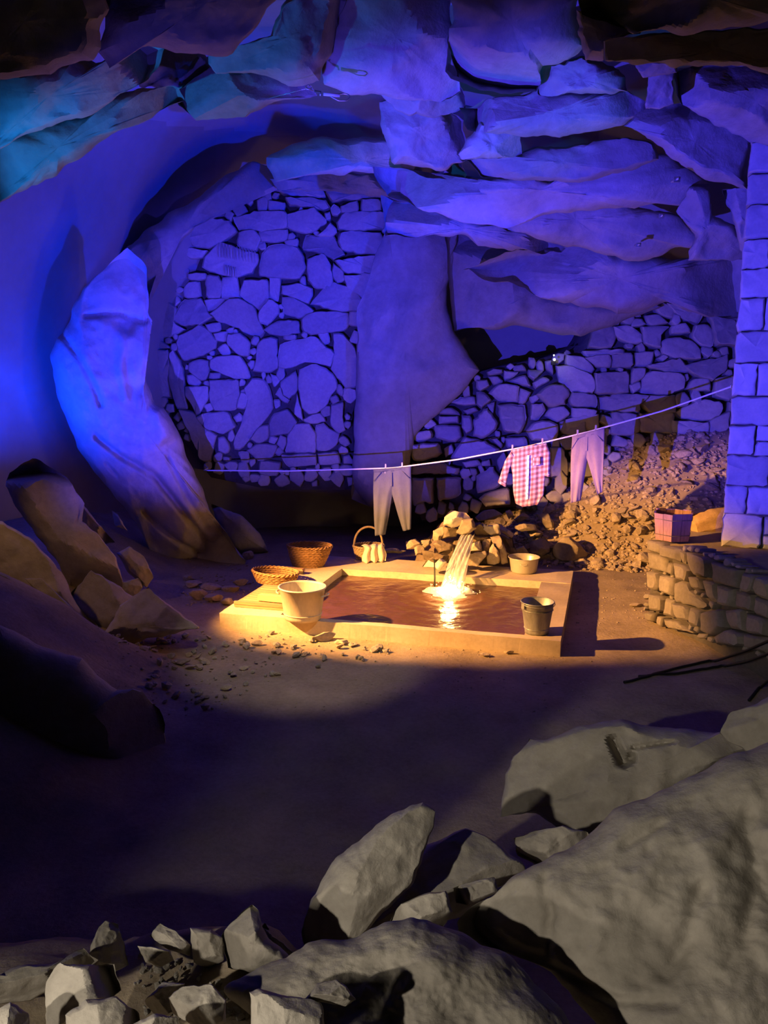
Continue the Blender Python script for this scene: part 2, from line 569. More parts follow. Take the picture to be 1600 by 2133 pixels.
def wall_stone(B3, N, parent, m, name='stone', depth=0.16, proud=0.05, bev=0.03, rs=1.0, seed=0, n=None, shrink=0.010):
    """one laid stone: outline B3 (3-D points on the wall plane), outward normal N"""
    r_ = np.random.RandomState(seed)
    B3 = np.asarray(B3, float)
    C = B3.mean(0)
    per = np.linalg.norm(B3 - np.roll(B3, 1, 0), axis=1).sum()
    if n is None: n = int(min(30, max(12, per / 0.055)))
    b = resample(B3, n)
    rad = np.linalg.norm(b - C, axis=1)
    sz = rad.mean()
    bev = min(bev, sz * 0.3); proud = min(proud, sz * 0.5)
    b = C + (b - C) * (1 - shrink / np.maximum(rad, 0.02))[:, None]
    b = b + r_.randn(n, 3) * min(0.006, sz * 0.03)
    tv = r_.randn(3) * 0.14 * rs; tv -= N * (tv @ N)
    off = r_.uniform(-0.015, 0.03) * rs
    rings = [b - N * depth, b + N * (off * 0.4)]
    for k, (s, h) in enumerate(((1 - bev / max(sz, 1e-3) * 0.45, 0.7), (1 - bev / max(sz, 1e-3) * 1.1, 1.0), (0.66, 1.03), (0.34, 1.06))):
        q = C + (b - C) * s
        hh = off + proud * h + ((q - C) @ tv) + (fbm(q + seed, 2.2 / sz, 3, 41) * 0.06 * sz if h > .9 else 0)
        rings.append(q + np.outer(hh, N))
    rings.append((C + N * (off + proud * 1.08))[None])
    V = np.vstack(rings)
    Fc = grid_faces(n, 6, True)
    last = len(V) - 1
    for i in range(n):
        Fc.append((5 * n + i, 5 * n + (i + 1) % n, last))
    me = mesh(V, Fc, True)
    fix_normals(me)
    try:
        me.set_sharp_from_angle(angle=R(38))
    except Exception:
        pass
    return obj(name, me, m, parent)


def inside(poly, x, y):
    c = False
    n = len(poly)
    j = n - 1
    for i in range(n):
        xi, yi = poly[i]; xj, yj = poly[j]
        if (yi > y) != (yj > y) and x < (xj - xi) * (y - yi) / (yj - yi) + xi:
            c = not c
        j = i
    return c


def edge_dist(poly, x, y):
    a = np.asarray(poly, float); b = np.roll(a, -1, 0)
    d = b - a; t = np.clip(((x - a[:, 0]) * d[:, 0] + (y - a[:, 1]) * d[:, 1]) / np.maximum((d * d).sum(-1), 1e-9), 0, 1)
    q = a + d * t[:, None]
    return np.sqrt(((q - [x, y]) ** 2).sum(-1)).min()


def chink(outline, polys, holes, seed, rmax=15, rmin=4.5, tries=5000, limit=170, gap=0.8):
    """small wedging stones for whatever the big stones leave open"""
    r_ = random.Random(seed)
    xs = [p[0] for p in outline]; ys = [p[1] for p in outline]
    out = []
    circ = []
    for t in range(tries):
        if len(out) >= limit: break
        x = r_.uniform(min(xs), max(xs)); y = r_.uniform(min(ys), max(ys))
        if not inside(outline, x, y): continue
        if any(inside(q, x, y) for q in polys) or any(inside(q, x, y) for q in holes): continue
        d = min([edge_dist(q, x, y) for q in polys + holes] + [edge_dist(outline, x, y) + 4] + [math.hypot(x - a, y - b) - c for a, b, c in circ])
        want = rmax + (rmin - rmax) * t / tries
        if d < max(rmin, want * 0.9): continue
        rad = min(d, rmax) * 1.12
        circ.append((x, y, min(d, rmax)))
        k = r_.randint(4, 6); a0 = r_.random() * 6.28
        sq = r_.uniform(0.75, 1.2)
        out.append([(x + rad * sq * math.cos(a0 + 6.28 * i / k + r_.uniform(-.3, .3)) * r_.uniform(.8, 1.3), y + rad / sq * math.sin(a0 + 6.28 * i / k + r_.uniform(-.3, .3)) * r_.uniform(.8, 1.3)) for i in range(k)])
    return out


def crop(ox, oy, s, lists):
    return [[(ox + s * x, oy + s * y) for x, y in q] for q in lists]

# ------------------------------------------------------------------ ground
def ground_z(x, y):
    x = np.asarray(x, float); y = np.asarray(y, float)
    p = np.stack([x, y, np.zeros_like(x)], -1).reshape(-1, 3)
    n = fbm(p, 0.9, 4, 5).reshape(x.shape)
    n2 = fbm(p, 4.0, 4, 9).reshape(x.shape)
    z = 0.02 * n + 0.012 * n2
    flat = smooth01((x + 2.3) / 0.5) * smooth01((3.0 - x) / 0.5) * smooth01((y - 6.6) / 0.6) * smooth01((11.3 - y) / 0.5)
    z = z * (1 - 0.75 * flat) - 0.02 * flat
    # slight dip between the viewing side and the laundry floor
    z = z - 0.10 * smooth01((6.2 - y) / 1.3)
    # rubble bank on the viewing side
    bank = 0.72 - 0.67 * smooth01((x + 0.42) / 0.45)
    z = z + (bank + 0.10 + 0.05 * n + 0.03 * n2) * smooth01((3.3 - y) / 0.9)
    # slope up to the left wall
    z = z + 0.75 * smooth01((-2.2 - x) / 2.4) * (1 - smooth01((3.4 - y) / 1.0)) * smooth01((y - 5.0) / 1.0)
    # slope at the bottom left that stays in the dark
    z = z + 0.6 * smooth01((-1.5 - x) / 1.6) * smooth01((7.4 - y) / 0.7) * smooth01((y - 4.0) / 1.0)
    # scree bank against the right wall
    z = z + 1.55 * smooth01((y - 10.35 + 0.35 * (x - 3.0)) / 1.7) * smooth01((x - 0.9) / 3.3)
    z = z + 0.22 * smooth01((y - 10.6) / 0.7) * smooth01((x - 0.3) / 0.9)
    return z


gx = np.linspace(-7.5, 7.5, 300); gy = np.concatenate([np.linspace(0.2, 5.6, 90), np.linspace(5.65, 13.4, 210)])
GX, GY = np.meshgrid(gx, gy)
GZ = ground_z(GX, GY)
floor = obj('floor', mesh(np.stack([GX, GY, GZ], -1).reshape(-1, 3), grid_faces(300, 300)), M_SAND, kind='structure')
floor['label'] = 'sandy cave floor around the washing basin'
floor['category'] = 'floor'


def gz(x, y):
    return float(ground_z(np.array([float(x)]), np.array([float(y)]))[0])


# ------------------------------------------------------------------ cave shell
def cubic_grid(rows, cols, A, r, c):
    A = np.asarray(A, float)

    def interp(xs, Y, x):          # monotone-ish cubic along axis 0
        xs = np.asarray(xs, float)
        m = np.gradient(Y, xs, axis=0)
        i = np.clip(np.searchsorted(xs, x) - 1, 0, len(xs) - 2)
        h = xs[i + 1] - xs[i]; t = (x - xs[i]) / h
        sh = (-1,) + (1,) * (Y.ndim - 1)
        t = t.reshape(sh); h = h.reshape(sh)
        return ((2 * t**3 - 3 * t**2 + 1) * Y[i] + (t**3 - 2 * t**2 + t) * h * m[i] + (-2 * t**3 + 3 * t**2) * Y[i + 1] + (t**3 - t**2) * h * m[i + 1])
    B = interp(rows, A, r)
    return interp(cols, B.T, c).T


cols = [-350, 0, 200, 400, 560, 800, 1000, 1300, 1600, 2000]
rows = [-420, -200, 0, 150, 300, 450, 600, 800, 1000, 1190]
YS = [[4.2, 4.3, 4.5, 4.7, 4.8, 4.8, 4.8, 4.8, 4.7, 4.5],
      [5.2, 5.6, 6.0, 6.3, 6.5, 6.5, 6.5, 6.5, 6.3, 6.0],
      [6.2, 7.2, 8.0, 8.6, 8.8, 8.8, 8.8, 8.6, 8.2, 7.6],
      [6.6, 8.2, 9.3, 10.2, 10.5, 10.3, 10.0, 9.7, 9.3, 8.6],
      [6.9, 8.8, 10.2, 11.5, 12.0, 11.9, 11.6, 11.0, 10.4, 9.6],
      [7.0, 9.2, 10.6, 12.4, 13.0, 13.1, 12.9, 12.1, 11.4, 10.4],
      [7.1, 9.5, 10.9, 12.7, 13.1, 13.3, 13.2, 12.7, 12.2, 11.0],
      [7.1, 9.6, 11.1, 12.9, 13.2, 13.4, 13.4, 13.0, 12.5, 11.3],
      [7.1, 9.6, 11.2, 12.9, 13.2, 13.4, 13.4, 13.1, 12.6, 11.4],
      [7.1, 9.6, 11.2, 12.9, 13.2, 13.4, 13.4, 13.1, 12.6, 11.4]]
nr_, nc_ = 190, 240
rr = np.linspace(-420, 1190, nr_); cc = np.linspace(-350, 2000, nc_)
YG = cubic_grid(rows, cols, YS, rr, cc)
CC, RR = np.meshgrid(cc, rr)
SV = P(CC, RR, YG).reshape(-1, 3)
SV[:, 1] += 0.30 * fbm(SV, 0.45, 3, 77) + 0.22 * facet(SV, (1.6, 1.6, 1.1), 3, 10)
sf = grid_faces(nc_, nr_)
groups = {'wall_left': [], 'ceiling': [], 'wall_back': [], 'wall_right': []}
for f in sf:
    i, j = f[0] % nc_, f[0] // nc_
    x, y = cc[i], rr[j]
    groups['ceiling' if y < 300 - 0.12 * abs(x - 800) else 'wall_left' if x < 440 else 'wall_right' if x > 1250 else 'wall_back'].append(f)
SHELL = {}
for k, fs in groups.items():
    used = sorted({i for f in fs for i in f}); mp_ = {i: n for n, i in enumerate(used)}
    SHELL[k] = obj(k, mesh(SV[used], [[mp_[i] for i in f] for f in fs][:]), M_SHELL, kind='structure')
    face_viewer(fix_normals(SHELL[k].data))
SHELL['ceiling']['label'] = 'low overhanging cave ceiling of broken rock layers'
SHELL['wall_left']['label'] = 'smooth cave wall at the left under deep blue light'
SHELL['wall_back']['label'] = 'back of the cave with a filled-in rubble wall'
SHELL['wall_right']['label'] = 'right cave wall above the scree slope'

# rock layers of the ceiling: outline in the photo frame, distance, swell
CEIL = [
    ([(-90, -70), (200, -70), (222, 20), (205, 60), (212, 100), (190, 125), (160, 125), (100, 150), (0, 172), (-90, 190)], 5.0, .45),
    ([(222, -70), (720, -70), (570, 5), (540, 50), (480, 110), (440, 118), (350, 98), (300, 105), (225, 150), (216, 100), (214, 40)], 5.3, .4),
    ([(-90, 160), (0, 160), (160, 110), (205, 128), (300, 90), (350, 95), (310, 160), (240, 212), (180, 242), (80, 275), (0, 312), (-90, 360)], 6.1, .35),
    ([(-90, 340), (0, 290), (90, 255), (180, 235), (290, 180), (372, 180), (388, 208), (350, 222), (260, 272), (200, 305), (150, 345), (30, 405), (0, 425), (-90, 480)], 6.7, .3),
    ([(290, 180), (340, 92), (420, 105), (450, 150), (400, 178), (370, 192)], 7.2, .25),
    ([(366, 190), (440, 140), (560, 146), (645, 178), (662, 200), (570, 213), (520, 240), (480, 250), (410, 250), (372, 220)], 7.0, .3),
    ([(430, 118), (560, 70), (590, 10), (680, -70), (720, 0), (668, 172), (620, 184), (560, 156), (450, 148)], 6.5, .3),
    ([(672, 90), (700, -10), (800, -70), (940, -70), (936, 90), (965, 195), (920, 212), (800, 198), (700, 192), (668, 176)], 6.7, .3),
    ([(790, 195), (850, 145), (930, 135), (968, 200), (970, 228), (900, 247), (830, 232)], 7.4, .25),
    ([(938, -70), (1205, -70), (1205, 20), (1215, 100), (1190, 132), (1132, 142), (1120, 192), (1060, 197), (980, 182), (925, 150), (940, 50)], 6.5, .3),
    ([(1195, -70), (1720, -70), (1720, 40), (1600, 40), (1500, 64), (1320, 70), (1210, 28)], 4.9, .4),
    ([(1200, 20), (1300, 26), (1335, 68), (1275, 82), (1258, 127), (1220, 127), (1205, 60)], 5.7, .3),
    ([(1258, 86), (1320, 68), (1500, 62), (1720, 45), (1720, 165), (1600, 156), (1500, 132), (1330, 136), (1262, 130)], 5.4, .3),
    ([(1320, 135), (1410, 108), (1412, 152), (1340, 162)], 6.1, .15),
    ([(1125, 140), (1210, 120), (1292, 142), (1310, 192), (1200, 196), (1122, 198)], 6.9, .25),
    ([(1352, 155), (1404, 146), (1402, 215), (1375, 228), (1345, 225)], 6.3, .14),
    ([(1396, 145), (1500, 130), (1720, 165), (1720, 310), (1560, 292), (1420, 218)], 6.6, .3),
    ([(958, 225), (1100, 190), (1310, 188), (1352, 225), (1300, 262), (1180, 282), (1085, 292), (980, 272)], 7.2, .28),
    ([(1298, 262), (1350, 222), (1450, 212), (1562, 282), (1556, 392), (1480, 378), (1400, 332), (1345, 282)], 6.9, .3),
    ([(952, 322), (1000, 256), (1085, 268), (1088, 322), (1070, 327), (960, 332)], 7.4, .2),
    ([(790, 212), (860, 200), (965, 250), (968, 332), (930, 356), (820, 342), (795, 280)], 8.0, .3),
    ([(560, 330), (620, 290), (800, 285), (960, 330), (968, 368), (920, 375), (790, 365), (640, 362), (575, 380)], 9.6, .3),
    ([(968, 332), (1072, 322), (1130, 308), (1300, 288), (1362, 298), (1372, 332), (1230, 378), (1000, 372)], 7.8, .28),
    ([(780, 350), (900, 366), (1000, 366), (1180, 362), (1400, 326), (1480, 382), (1425, 432), (1200, 434), (1050, 472), (980, 462), (800, 412)], 8.7, .3),
    ([(560, 372), (660, 352), (800, 362), (860, 400), (800, 418), (700, 398), (580, 398)], 11.2, .25),
    ([(795, 408), (930, 438), (1000, 462), (1100, 468), (1175, 520), (1060, 522), (950, 492), (800, 492)], 10.0, .25),
    ([(955, 392), (1140, 388), (1420, 448), (1455, 502), (1350, 542), (1180, 512), (1050, 472), (958, 452)], 9.2, .3),
    ([(1040, 525), (1180, 500), (1400, 535), (1570, 530), (1570, 660), (1460, 660), (1380, 632), (1290, 652), (1100, 612), (960, 562)], 10.6, .4),
    ([(1405, 440), (1440, 388), (1475, 392), (1480, 450), (1530, 470), (1560, 540), (1430, 545), (1450, 490)], 8.6, .2),
    ([(1505, 395), (1580, 385), (1580, 560), (1540, 520), (1525, 450)], 8.5, .2),
]
for k, (pts, Y, T) in enumerate(CEIL):
    rock('rock_layer', pts, Y, T, M_CAVE, SHELL['ceiling'], back=0.6, ns=110, nr=16, chops=7, rough=0.055, fscale=2.2, spread=0.75, lean=0.16, dome=3.0, edge=0.010, fc=0.10, fcell=0.55, keep=0.62, seed=300 + k)

# natural rock faces of the back and the left
FACES = [
    ('wall_back', [(742, 640), (806, 470), (800, 415), (835, 400), (955, 440), (940, 560), (932, 640), (948, 690), (1005, 770), (965, 820), (905, 870), (862, 912), (845, 1020), (800, 1060), (735, 1040), (735, 900), (742, 790)], 12.0, .35),
    ('wall_back', [(928, 470), (1100, 515), (1300, 600), (1380, 640), (1235, 692), (1212, 702), (1100, 682), (1000, 682), (945, 694)], 11.7, .4),
    ('wall_back', [(195, 580), (262, 520), (350, 445), (440, 390), (530, 335), (585, 350), (590, 392), (520, 410), (435, 460), (372, 500), (330, 560), (305, 640), (240, 660)], 11.4, .25),
]
for k, (par, pts, Y, T) in enumerate(FACES):
    rock('rock_face', pts, Y, T, M_CAVE, SHELL[par], back=0.7, ns=120, nr=18, chops=6, rough=0.02, spread=0.6, dome=3.0, edge=0.006, fc=0.12, fcell=0.5, keep=0.62, seed=400 + k)

# ------------------------------------------------------------------ rubble wall at the back
WB = crop(300, 380, .1875, [
    [(180, 890), (300, 870), (420, 910), (490, 980), (480, 1060), (340, 1095), (190, 1085)],
    [(110, 1110), (280, 1100), (330, 1200), (320, 1290), (150, 1345), (25, 1300)],
    [(750, 750), (830, 670), (1000, 720), (1120, 770), (1250, 770), (1265, 880), (1200, 1000), (1050, 1040), (860, 1020), (650, 950), (680, 840)],
    [(1055, 560), (1120, 540), (1240, 535), (1300, 640), (1240, 750), (1120, 755), (1050, 700)],
    [(520, 480), (700, 400), (950, 430), (1030, 560), (880, 650), (720, 720), (560, 720), (500, 600)],
    [(1000, 400), (1250, 330), (1580, 330), (1590, 510), (1350, 530), (1060, 530)],
    [(1310, 660), (1270, 550), (1590, 530), (1590, 640), (1450, 660)],
    [(500, 1020), (690, 1010), (690, 1080), (500, 1080)],
    [(700, 1040), (820, 1050), (870, 1120), (860, 1280), (700, 1280)],
    [(880, 1060), (1030, 1050), (1060, 1200), (1090, 1270), (950, 1310), (870, 1280)],
    [(500, 1110), (610, 1100), (630, 1270), (460, 1280), (440, 1200)],
    [(1110, 1090), (1380, 1090), (1390, 1280), (1310, 1430), (1220, 1370), (1070, 1260)],
    [(460, 1310), (640, 1300), (720, 1440), (770, 1490), (640, 1570), (450, 1590), (330, 1540), (380, 1400)],
    [(680, 1310), (920, 1290), (800, 1410), (720, 1430)],
    [(1280, 1440), (1400, 1300), (1490, 1360), (1500, 1450), (1380, 1580), (1280, 1560)],
    [(1400, 1060), (1520, 1060), (1490, 1320), (1400, 1270)],
    [(420, 720), (540, 740), (700, 760), (640, 840), (520, 840), (450, 780)],
])
WB += [[(450, 648), (480, 626), (500, 622), (530, 640), (537, 665), (552, 693), (545, 706), (520, 697), (495, 682), (455, 670), (440, 655)],
       [(333, 631), (352, 627), (368, 645), (360, 672), (385, 686), (355, 700), (336, 703), (322, 684)],
       [(640, 655), (657, 651), (695, 650), (723, 652), (728, 672), (720, 688), (700, 690), (650, 696), (632, 690), (628, 668)]]
WB += crop(560, 380, .1875, [
    [(0, 720), (150, 690), (330, 730), (380, 830), (400, 960), (330, 1080), (180, 1060), (0, 1050), (-100, 1030), (-90, 900), (-60, 770)],
    [(810, 270), (980, 210), (1000, 320), (800, 340)], [(1040, 200), (1230, 190), (1250, 310), (1030, 325)],
    [(760, 440), (830, 340), (1280, 330), (1280, 520), (780, 530)],
    [(790, 570), (850, 540), (1230, 570), (1300, 640), (1290, 780), (1200, 800), (830, 760), (780, 680)],
    [(740, 870), (1200, 820), (1270, 930), (1140, 1010), (850, 1000)],
    [(840, 1040), (1150, 1020), (1280, 960), (1320, 1060), (1310, 1200), (1190, 1280), (1100, 1330), (990, 1240), (880, 1180)],
    [(430, 860), (620, 800), (690, 950), (710, 1110), (640, 1190), (520, 1170), (450, 1100)],
    [(420, 590), (720, 600), (770, 720), (850, 800), (720, 860), (600, 790), (380, 740)],
    [(170, 370), (500, 290), (650, 430), (520, 540), (380, 550), (250, 520), (180, 470)],
    [(640, 520), (680, 450), (760, 540), (700, 600), (540, 590)],
    [(150, 1150), (350, 1130), (480, 1180), (480, 1260), (440, 1350), (250, 1260), (140, 1240)],
    [(160, 1280), (250, 1280), (450, 1380), (510, 1440), (440, 1480), (350, 1500), (170, 1460)],
    [(470, 1350), (600, 1190), (730, 1110), (930, 1200), (1100, 1370), (1080, 1430), (730, 1420)],
    [(720, 900), (830, 1000), (840, 1090), (760, 1110), (700, 1020)],
    [(200, 180), (480, 180), (620, 200), (680, 290), (600, 310), (480, 270), (240, 270)],
    [(640, 110), (900, 80), (1200, 110), (1230, 170), (1000, 180), (700, 210)],
    [(80, 100), (590, 80), (620, 160), (240, 150)],
    [(180, 650), (320, 630), (310, 710), (200, 690)],
    [(900, 1440), (1040, 1440), (1000, 1600), (890, 1580)],
    [(1060, 1450), (1180, 1300), (1250, 1330), (1130, 1500), (1080, 1640), (1010, 1680)],
    [(0, 200), (180, 230), (140, 350), (0, 320)],
])
WB += crop(300, 660, .1875, [
    [(390, 210), (500, 160), (620, 95), (680, 110), (800, 250), (790, 350), (700, 400), (560, 450), (460, 490), (390, 400), (370, 290)],
    [(690, 90), (840, 65), (850, 150), (740, 170)], [(780, 190), (930, 160), (910, 270), (810, 260)],
    [(940, 190), (1080, 190), (1180, 290), (1160, 440), (1060, 420), (990, 350), (920, 300)],
    [(740, 480), (820, 440), (1050, 430), (1140, 540), (1180, 680), (1080, 690), (950, 660), (840, 610), (740, 590)],
    [(510, 520), (600, 480), (710, 490), (720, 600), (700, 690), (640, 700), (560, 640), (500, 600)],
    [(490, 650), (555, 650), (635, 720), (600, 760), (490, 740)],
    [(740, 710), (1050, 700), (1050, 900), (1010, 1030), (800, 1040), (740, 940)],
    [(470, 780), (720, 770), (710, 900), (650, 1000), (590, 1110), (530, 960), (460, 870)],
    [(1080, 840), (1150, 850), (1150, 960), (1130, 1020), (1030, 1010), (1060, 900)],
    [(1200, 690), (1320, 690), (1400, 830), (1430, 960), (1410, 1060), (1300, 1180), (1180, 1360), (1060, 1480), (990, 1460), (1010, 1330), (1060, 1240), (1140, 1040), (1170, 850), (1120, 790)],
    [(290, 400), (340, 380), (420, 540), (440, 720), (450, 880), (480, 1010), (370, 1010), (320, 880), (285, 700)],
    [(90, 380), (280, 370), (280, 700), (310, 900), (180, 880), (130, 790), (110, 560)],
    [(90, 200), (180, 260), (290, 340), (90, 360)], [(740, 625), (840, 630), (830, 680), (730, 680)],
    [(1270, 300), (1400, 220), (1480, 250), (1470, 420), (1490, 560), (1380, 620), (1220, 600), (1250, 480)],
    [(680, 1080), (900, 1050), (960, 1100), (1020, 1220), (880, 1290), (700, 1240), (660, 1200)],
    [(590, 1120), (655, 1080), (670, 1150), (650, 1210)],
    [(400, 1040), (540, 1060), (680, 1260), (760, 1440), (740, 1600), (640, 1600), (560, 1400)],
    [(830, 1350), (890, 1330), (950, 1450), (920, 1520), (830, 1480)], [(700, 1260), (800, 1310), (770, 1450), (680, 1290)],
    [(1150, 1480), (1260, 1410), (1480, 1420), (1450, 1520), (1390, 1570), (1270, 1590)],
    [(1180, 1350), (1300, 1210), (1390, 1200), (1380, 1350), (1270, 1400)],
])
WB += crop(540, 660, .1875, [
    [(60, 140), (200, 50), (430, 40), (450, 180), (250, 200), (110, 190)],
    [(240, 310), (400, 270), (500, 250), (600, 210), (710, 310), (830, 390), (800, 560), (650, 510), (520, 490), (370, 570), (220, 570), (220, 430)],
    [(450, 590), (600, 530), (700, 560), (830, 650), (870, 760), (800, 870), (740, 970), (650, 1050), (560, 1080), (480, 1000), (460, 870), (440, 780)],
    [(830, 180), (920, 190), (1060, 340), (1080, 480), (1080, 780), (960, 790), (880, 680), (810, 590), (830, 400)],
    [(240, 730), (400, 600), (430, 700), (420, 820), (340, 900), (270, 860)],
    [(110, 1190), (180, 1080), (310, 1020), (420, 1160), (320, 1290), (130, 1320)],
    [(330, 1310), (400, 1190), (550, 1190), (620, 1290), (630, 1500), (290, 1500)],
    [(640, 1200), (730, 1190), (770, 1250), (890, 1300), (870, 1400), (780, 1470), (640, 1480)],
    [(480, 1150), (580, 1090), (680, 1070), (740, 1160), (560, 1180)],
    [(800, 980), (940, 960), (920, 1100), (950, 1250), (880, 1290), (800, 1200)],
    [(280, 210), (410, 200), (400, 250), (280, 250)], [(650, 180), (760, 170), (780, 290), (720, 300)],
    [(130, 640), (240, 690), (170, 780)], [(420, 850), (455, 1000), (490, 1150), (400, 1080)],
    [(190, 860), (235, 770), (265, 870), (335, 920), (300, 960)],
    [(250, 1540), (620, 1520), (640, 1640), (320, 1660)], [(660, 1520), (860, 1500), (900, 1620), (670, 1640)],
    [(20, 1600), (240, 1620), (200, 1760), (0, 1740)],
])
WB_OUT = [(330, 560), (366, 500), (420, 462), (480, 428), (560, 395), (700, 385), (785, 402), (806, 470), (808, 600), (790, 640), (750, 690), (748, 812), (725, 850), (730, 940), (735, 1010), (560, 1010), (440, 985), (400, 930), (360, 870), (318, 825), (312, 730), (322, 640)]
WB_HOLES = crop(300, 380, .1875, [[(300, 640), (380, 640), (440, 760), (560, 850), (560, 900), (520, 960), (640, 960), (720, 1010), (500, 1010), (490, 960), (330, 860)]])


def wb_pt(q):
    q = np.asarray(q, float)
    return P(q[:, 0], q[:, 1], 12.35 - 0.0004 * (q[:, 1] - 700) - 0.0006 * (q[:, 0] - 560))


NWB = np.array([0.05, -1.0, -0.03]); NWB /= np.linalg.norm(NWB)
back_q = resample(np.array(WB_OUT, float), 90)
cq = back_q.mean(0)
bk = wb_pt(cq + (back_q - cq) * 1.04)
cb = bk.mean(0)
VV = np.vstack([bk + [0, .13, 0], cb + (bk - cb) * .5 + [0, .10, 0], [cb + [0, .10, 0]], bk + [0, .9, 0]])
VF = grid_faces(90, 2, True) + [(90 + i, 90 + (i + 1) % 90, 180) for i in range(90)] + [(i, 181 + i, 181 + (i + 1) % 90, (i + 1) % 90) for i in range(90)]
obj('mortar_bed', fix_normals(mesh(VV, VF)), M_MORTAR, SHELL['wall_back'])
for k, q in enumerate(WB):
    wall_stone(wb_pt(q), NWB, SHELL['wall_back'], M_STONE, depth=0.14, proud=0.05, bev=0.018, rs=0.9, seed=k, shrink=-.018)
for k, q in enumerate(chink(WB_OUT, WB, WB_HOLES, 3, 14, 4.0, 6000, 190)):
    wall_stone(wb_pt(q), NWB, SHELL['wall_back'], M_STONE, depth=0.12, proud=0.025, bev=0.02, rs=0.9, seed=900 + k, n=12, shrink=-.006)
# tool marks on the ribbed stone: short chisel ribs standing on its face
for row, (x0, y0, dx, n, L) in enumerate(((458, 507, 6.2, 13, 30), (472, 553, 5.0, 5, 22))):
    for i in range(n):
        a = wb_pt([(x0 + dx * i, y0 + i * 1.3), (x0 + dx * i + 1, y0 + L + i * 1.0)]) + [0, -0.062, 0]
        v, f = tube(np.linspace(a[0], a[1], 4), [0.006, 0.014, 0.014, 0.006], 6)
        obj('chisel_rib', mesh(v, f), M_STONE, SHELL['wall_back'])

# ------------------------------------------------------------------ rubble wall at the right
WR = crop(820, 700, .25, [
    [(470, 1010), (590, 840), (760, 870), (890, 960), (700, 1010), (560, 1040)],
    [(870, 570), (1090, 570), (1110, 700), (1060, 810), (920, 800), (880, 680)],
    [(670, 700), (770, 590), (870, 720), (850, 790), (740, 860), (665, 830)],
    [(800, 470), (860, 400), (1050, 410), (1040, 550), (880, 540)], [(1050, 430), (1150, 470), (1090, 570), (1040, 560)],
    [(1180, 490), (1310, 400), (1430, 410), (1470, 480), (1420, 570), (1310, 600)],
    [(1110, 790), (1150, 720), (1280, 700), (1380, 740), (1360, 850), (1290, 880), (1150, 870)],
    [(1150, 570), (1250, 560), (1270, 620), (1200, 700), (1140, 690)],
    [(1270, 660), (1310, 605), (1410, 590), (1470, 650), (1370, 710)],
    [(340, 740), (550, 740), (570, 840), (520, 890), (350, 850)], [(380, 650), (400, 610), (470, 590), (550, 640), (550, 660)],
    [(380, 670), (540, 665), (550, 720), (380, 730)], [(470, 550), (560, 510), (680, 500), (690, 570), (600, 580)],
    [(690, 470), (740, 460), (820, 530), (730, 610), (690, 570)], [(690, 370), (780, 365), (800, 420), (720, 460), (690, 440)],
    [(570, 660), (650, 660), (660, 780), (610, 820), (570, 760)], [(580, 620), (680, 590), (710, 620), (620, 655)],
    [(780, 300), (830, 270), (910, 280), (910, 310), (790, 330)], [(790, 340), (860, 330), (920, 380), (840, 410)],
    [(920, 290), (1050, 300), (970, 360), (920, 370)], [(950, 370), (1100, 320), (1150, 430), (1060, 410)],
    [(1120, 280), (1250, 290), (1170, 370), (1120, 340)], [(1160, 390), (1250, 335), (1310, 370), (1180, 440)],
    [(1000, 250), (1080, 235), (1110, 290), (1000, 290)], [(1260, 210), (1320, 200), (1330, 320), (1270, 270)],
    [(930, 850), (1100, 840), (1120, 920), (940, 930)], [(800, 850), (850, 840), (910, 900), (900, 940)],
    [(570, 1050), (700, 1030), (740, 1070), (600, 1100)], [(690, 1160), (820, 1090), (910, 1200), (870, 1270), (690, 1310)],
    [(150, 900), (380, 890), (400, 990), (250, 1040), (150, 1040)], [(150, 1180), (340, 1180), (330, 1400), (250, 1380), (160, 1420)],
    [(100, 820), (310, 780), (330, 840), (260, 880), (140, 870)], [(710, 1350), (800, 1290), (960, 1260), (980, 1400), (760, 1420)],
    [(780, 570), (840, 550), (830, 650), (790, 600)], [(1390, 720), (1590, 690), (1590, 850), (1400, 800)],
    [(1310, 940), (1400, 930), (1440, 1050), (1450, 1160), (1320, 1160)], [(360, 1180), (560, 1170), (560, 1330), (370, 1380)],
    [(150, 1060), (420, 1060), (560, 1110), (540, 1150), (150, 1150)], [(960, 950), (1280, 900), (1290, 1100), (990, 1140)],
])
WR += [[(1160, 765), (1180, 762), (1228, 782), (1237, 792), (1237, 817), (1195, 815), (1168, 796)]]
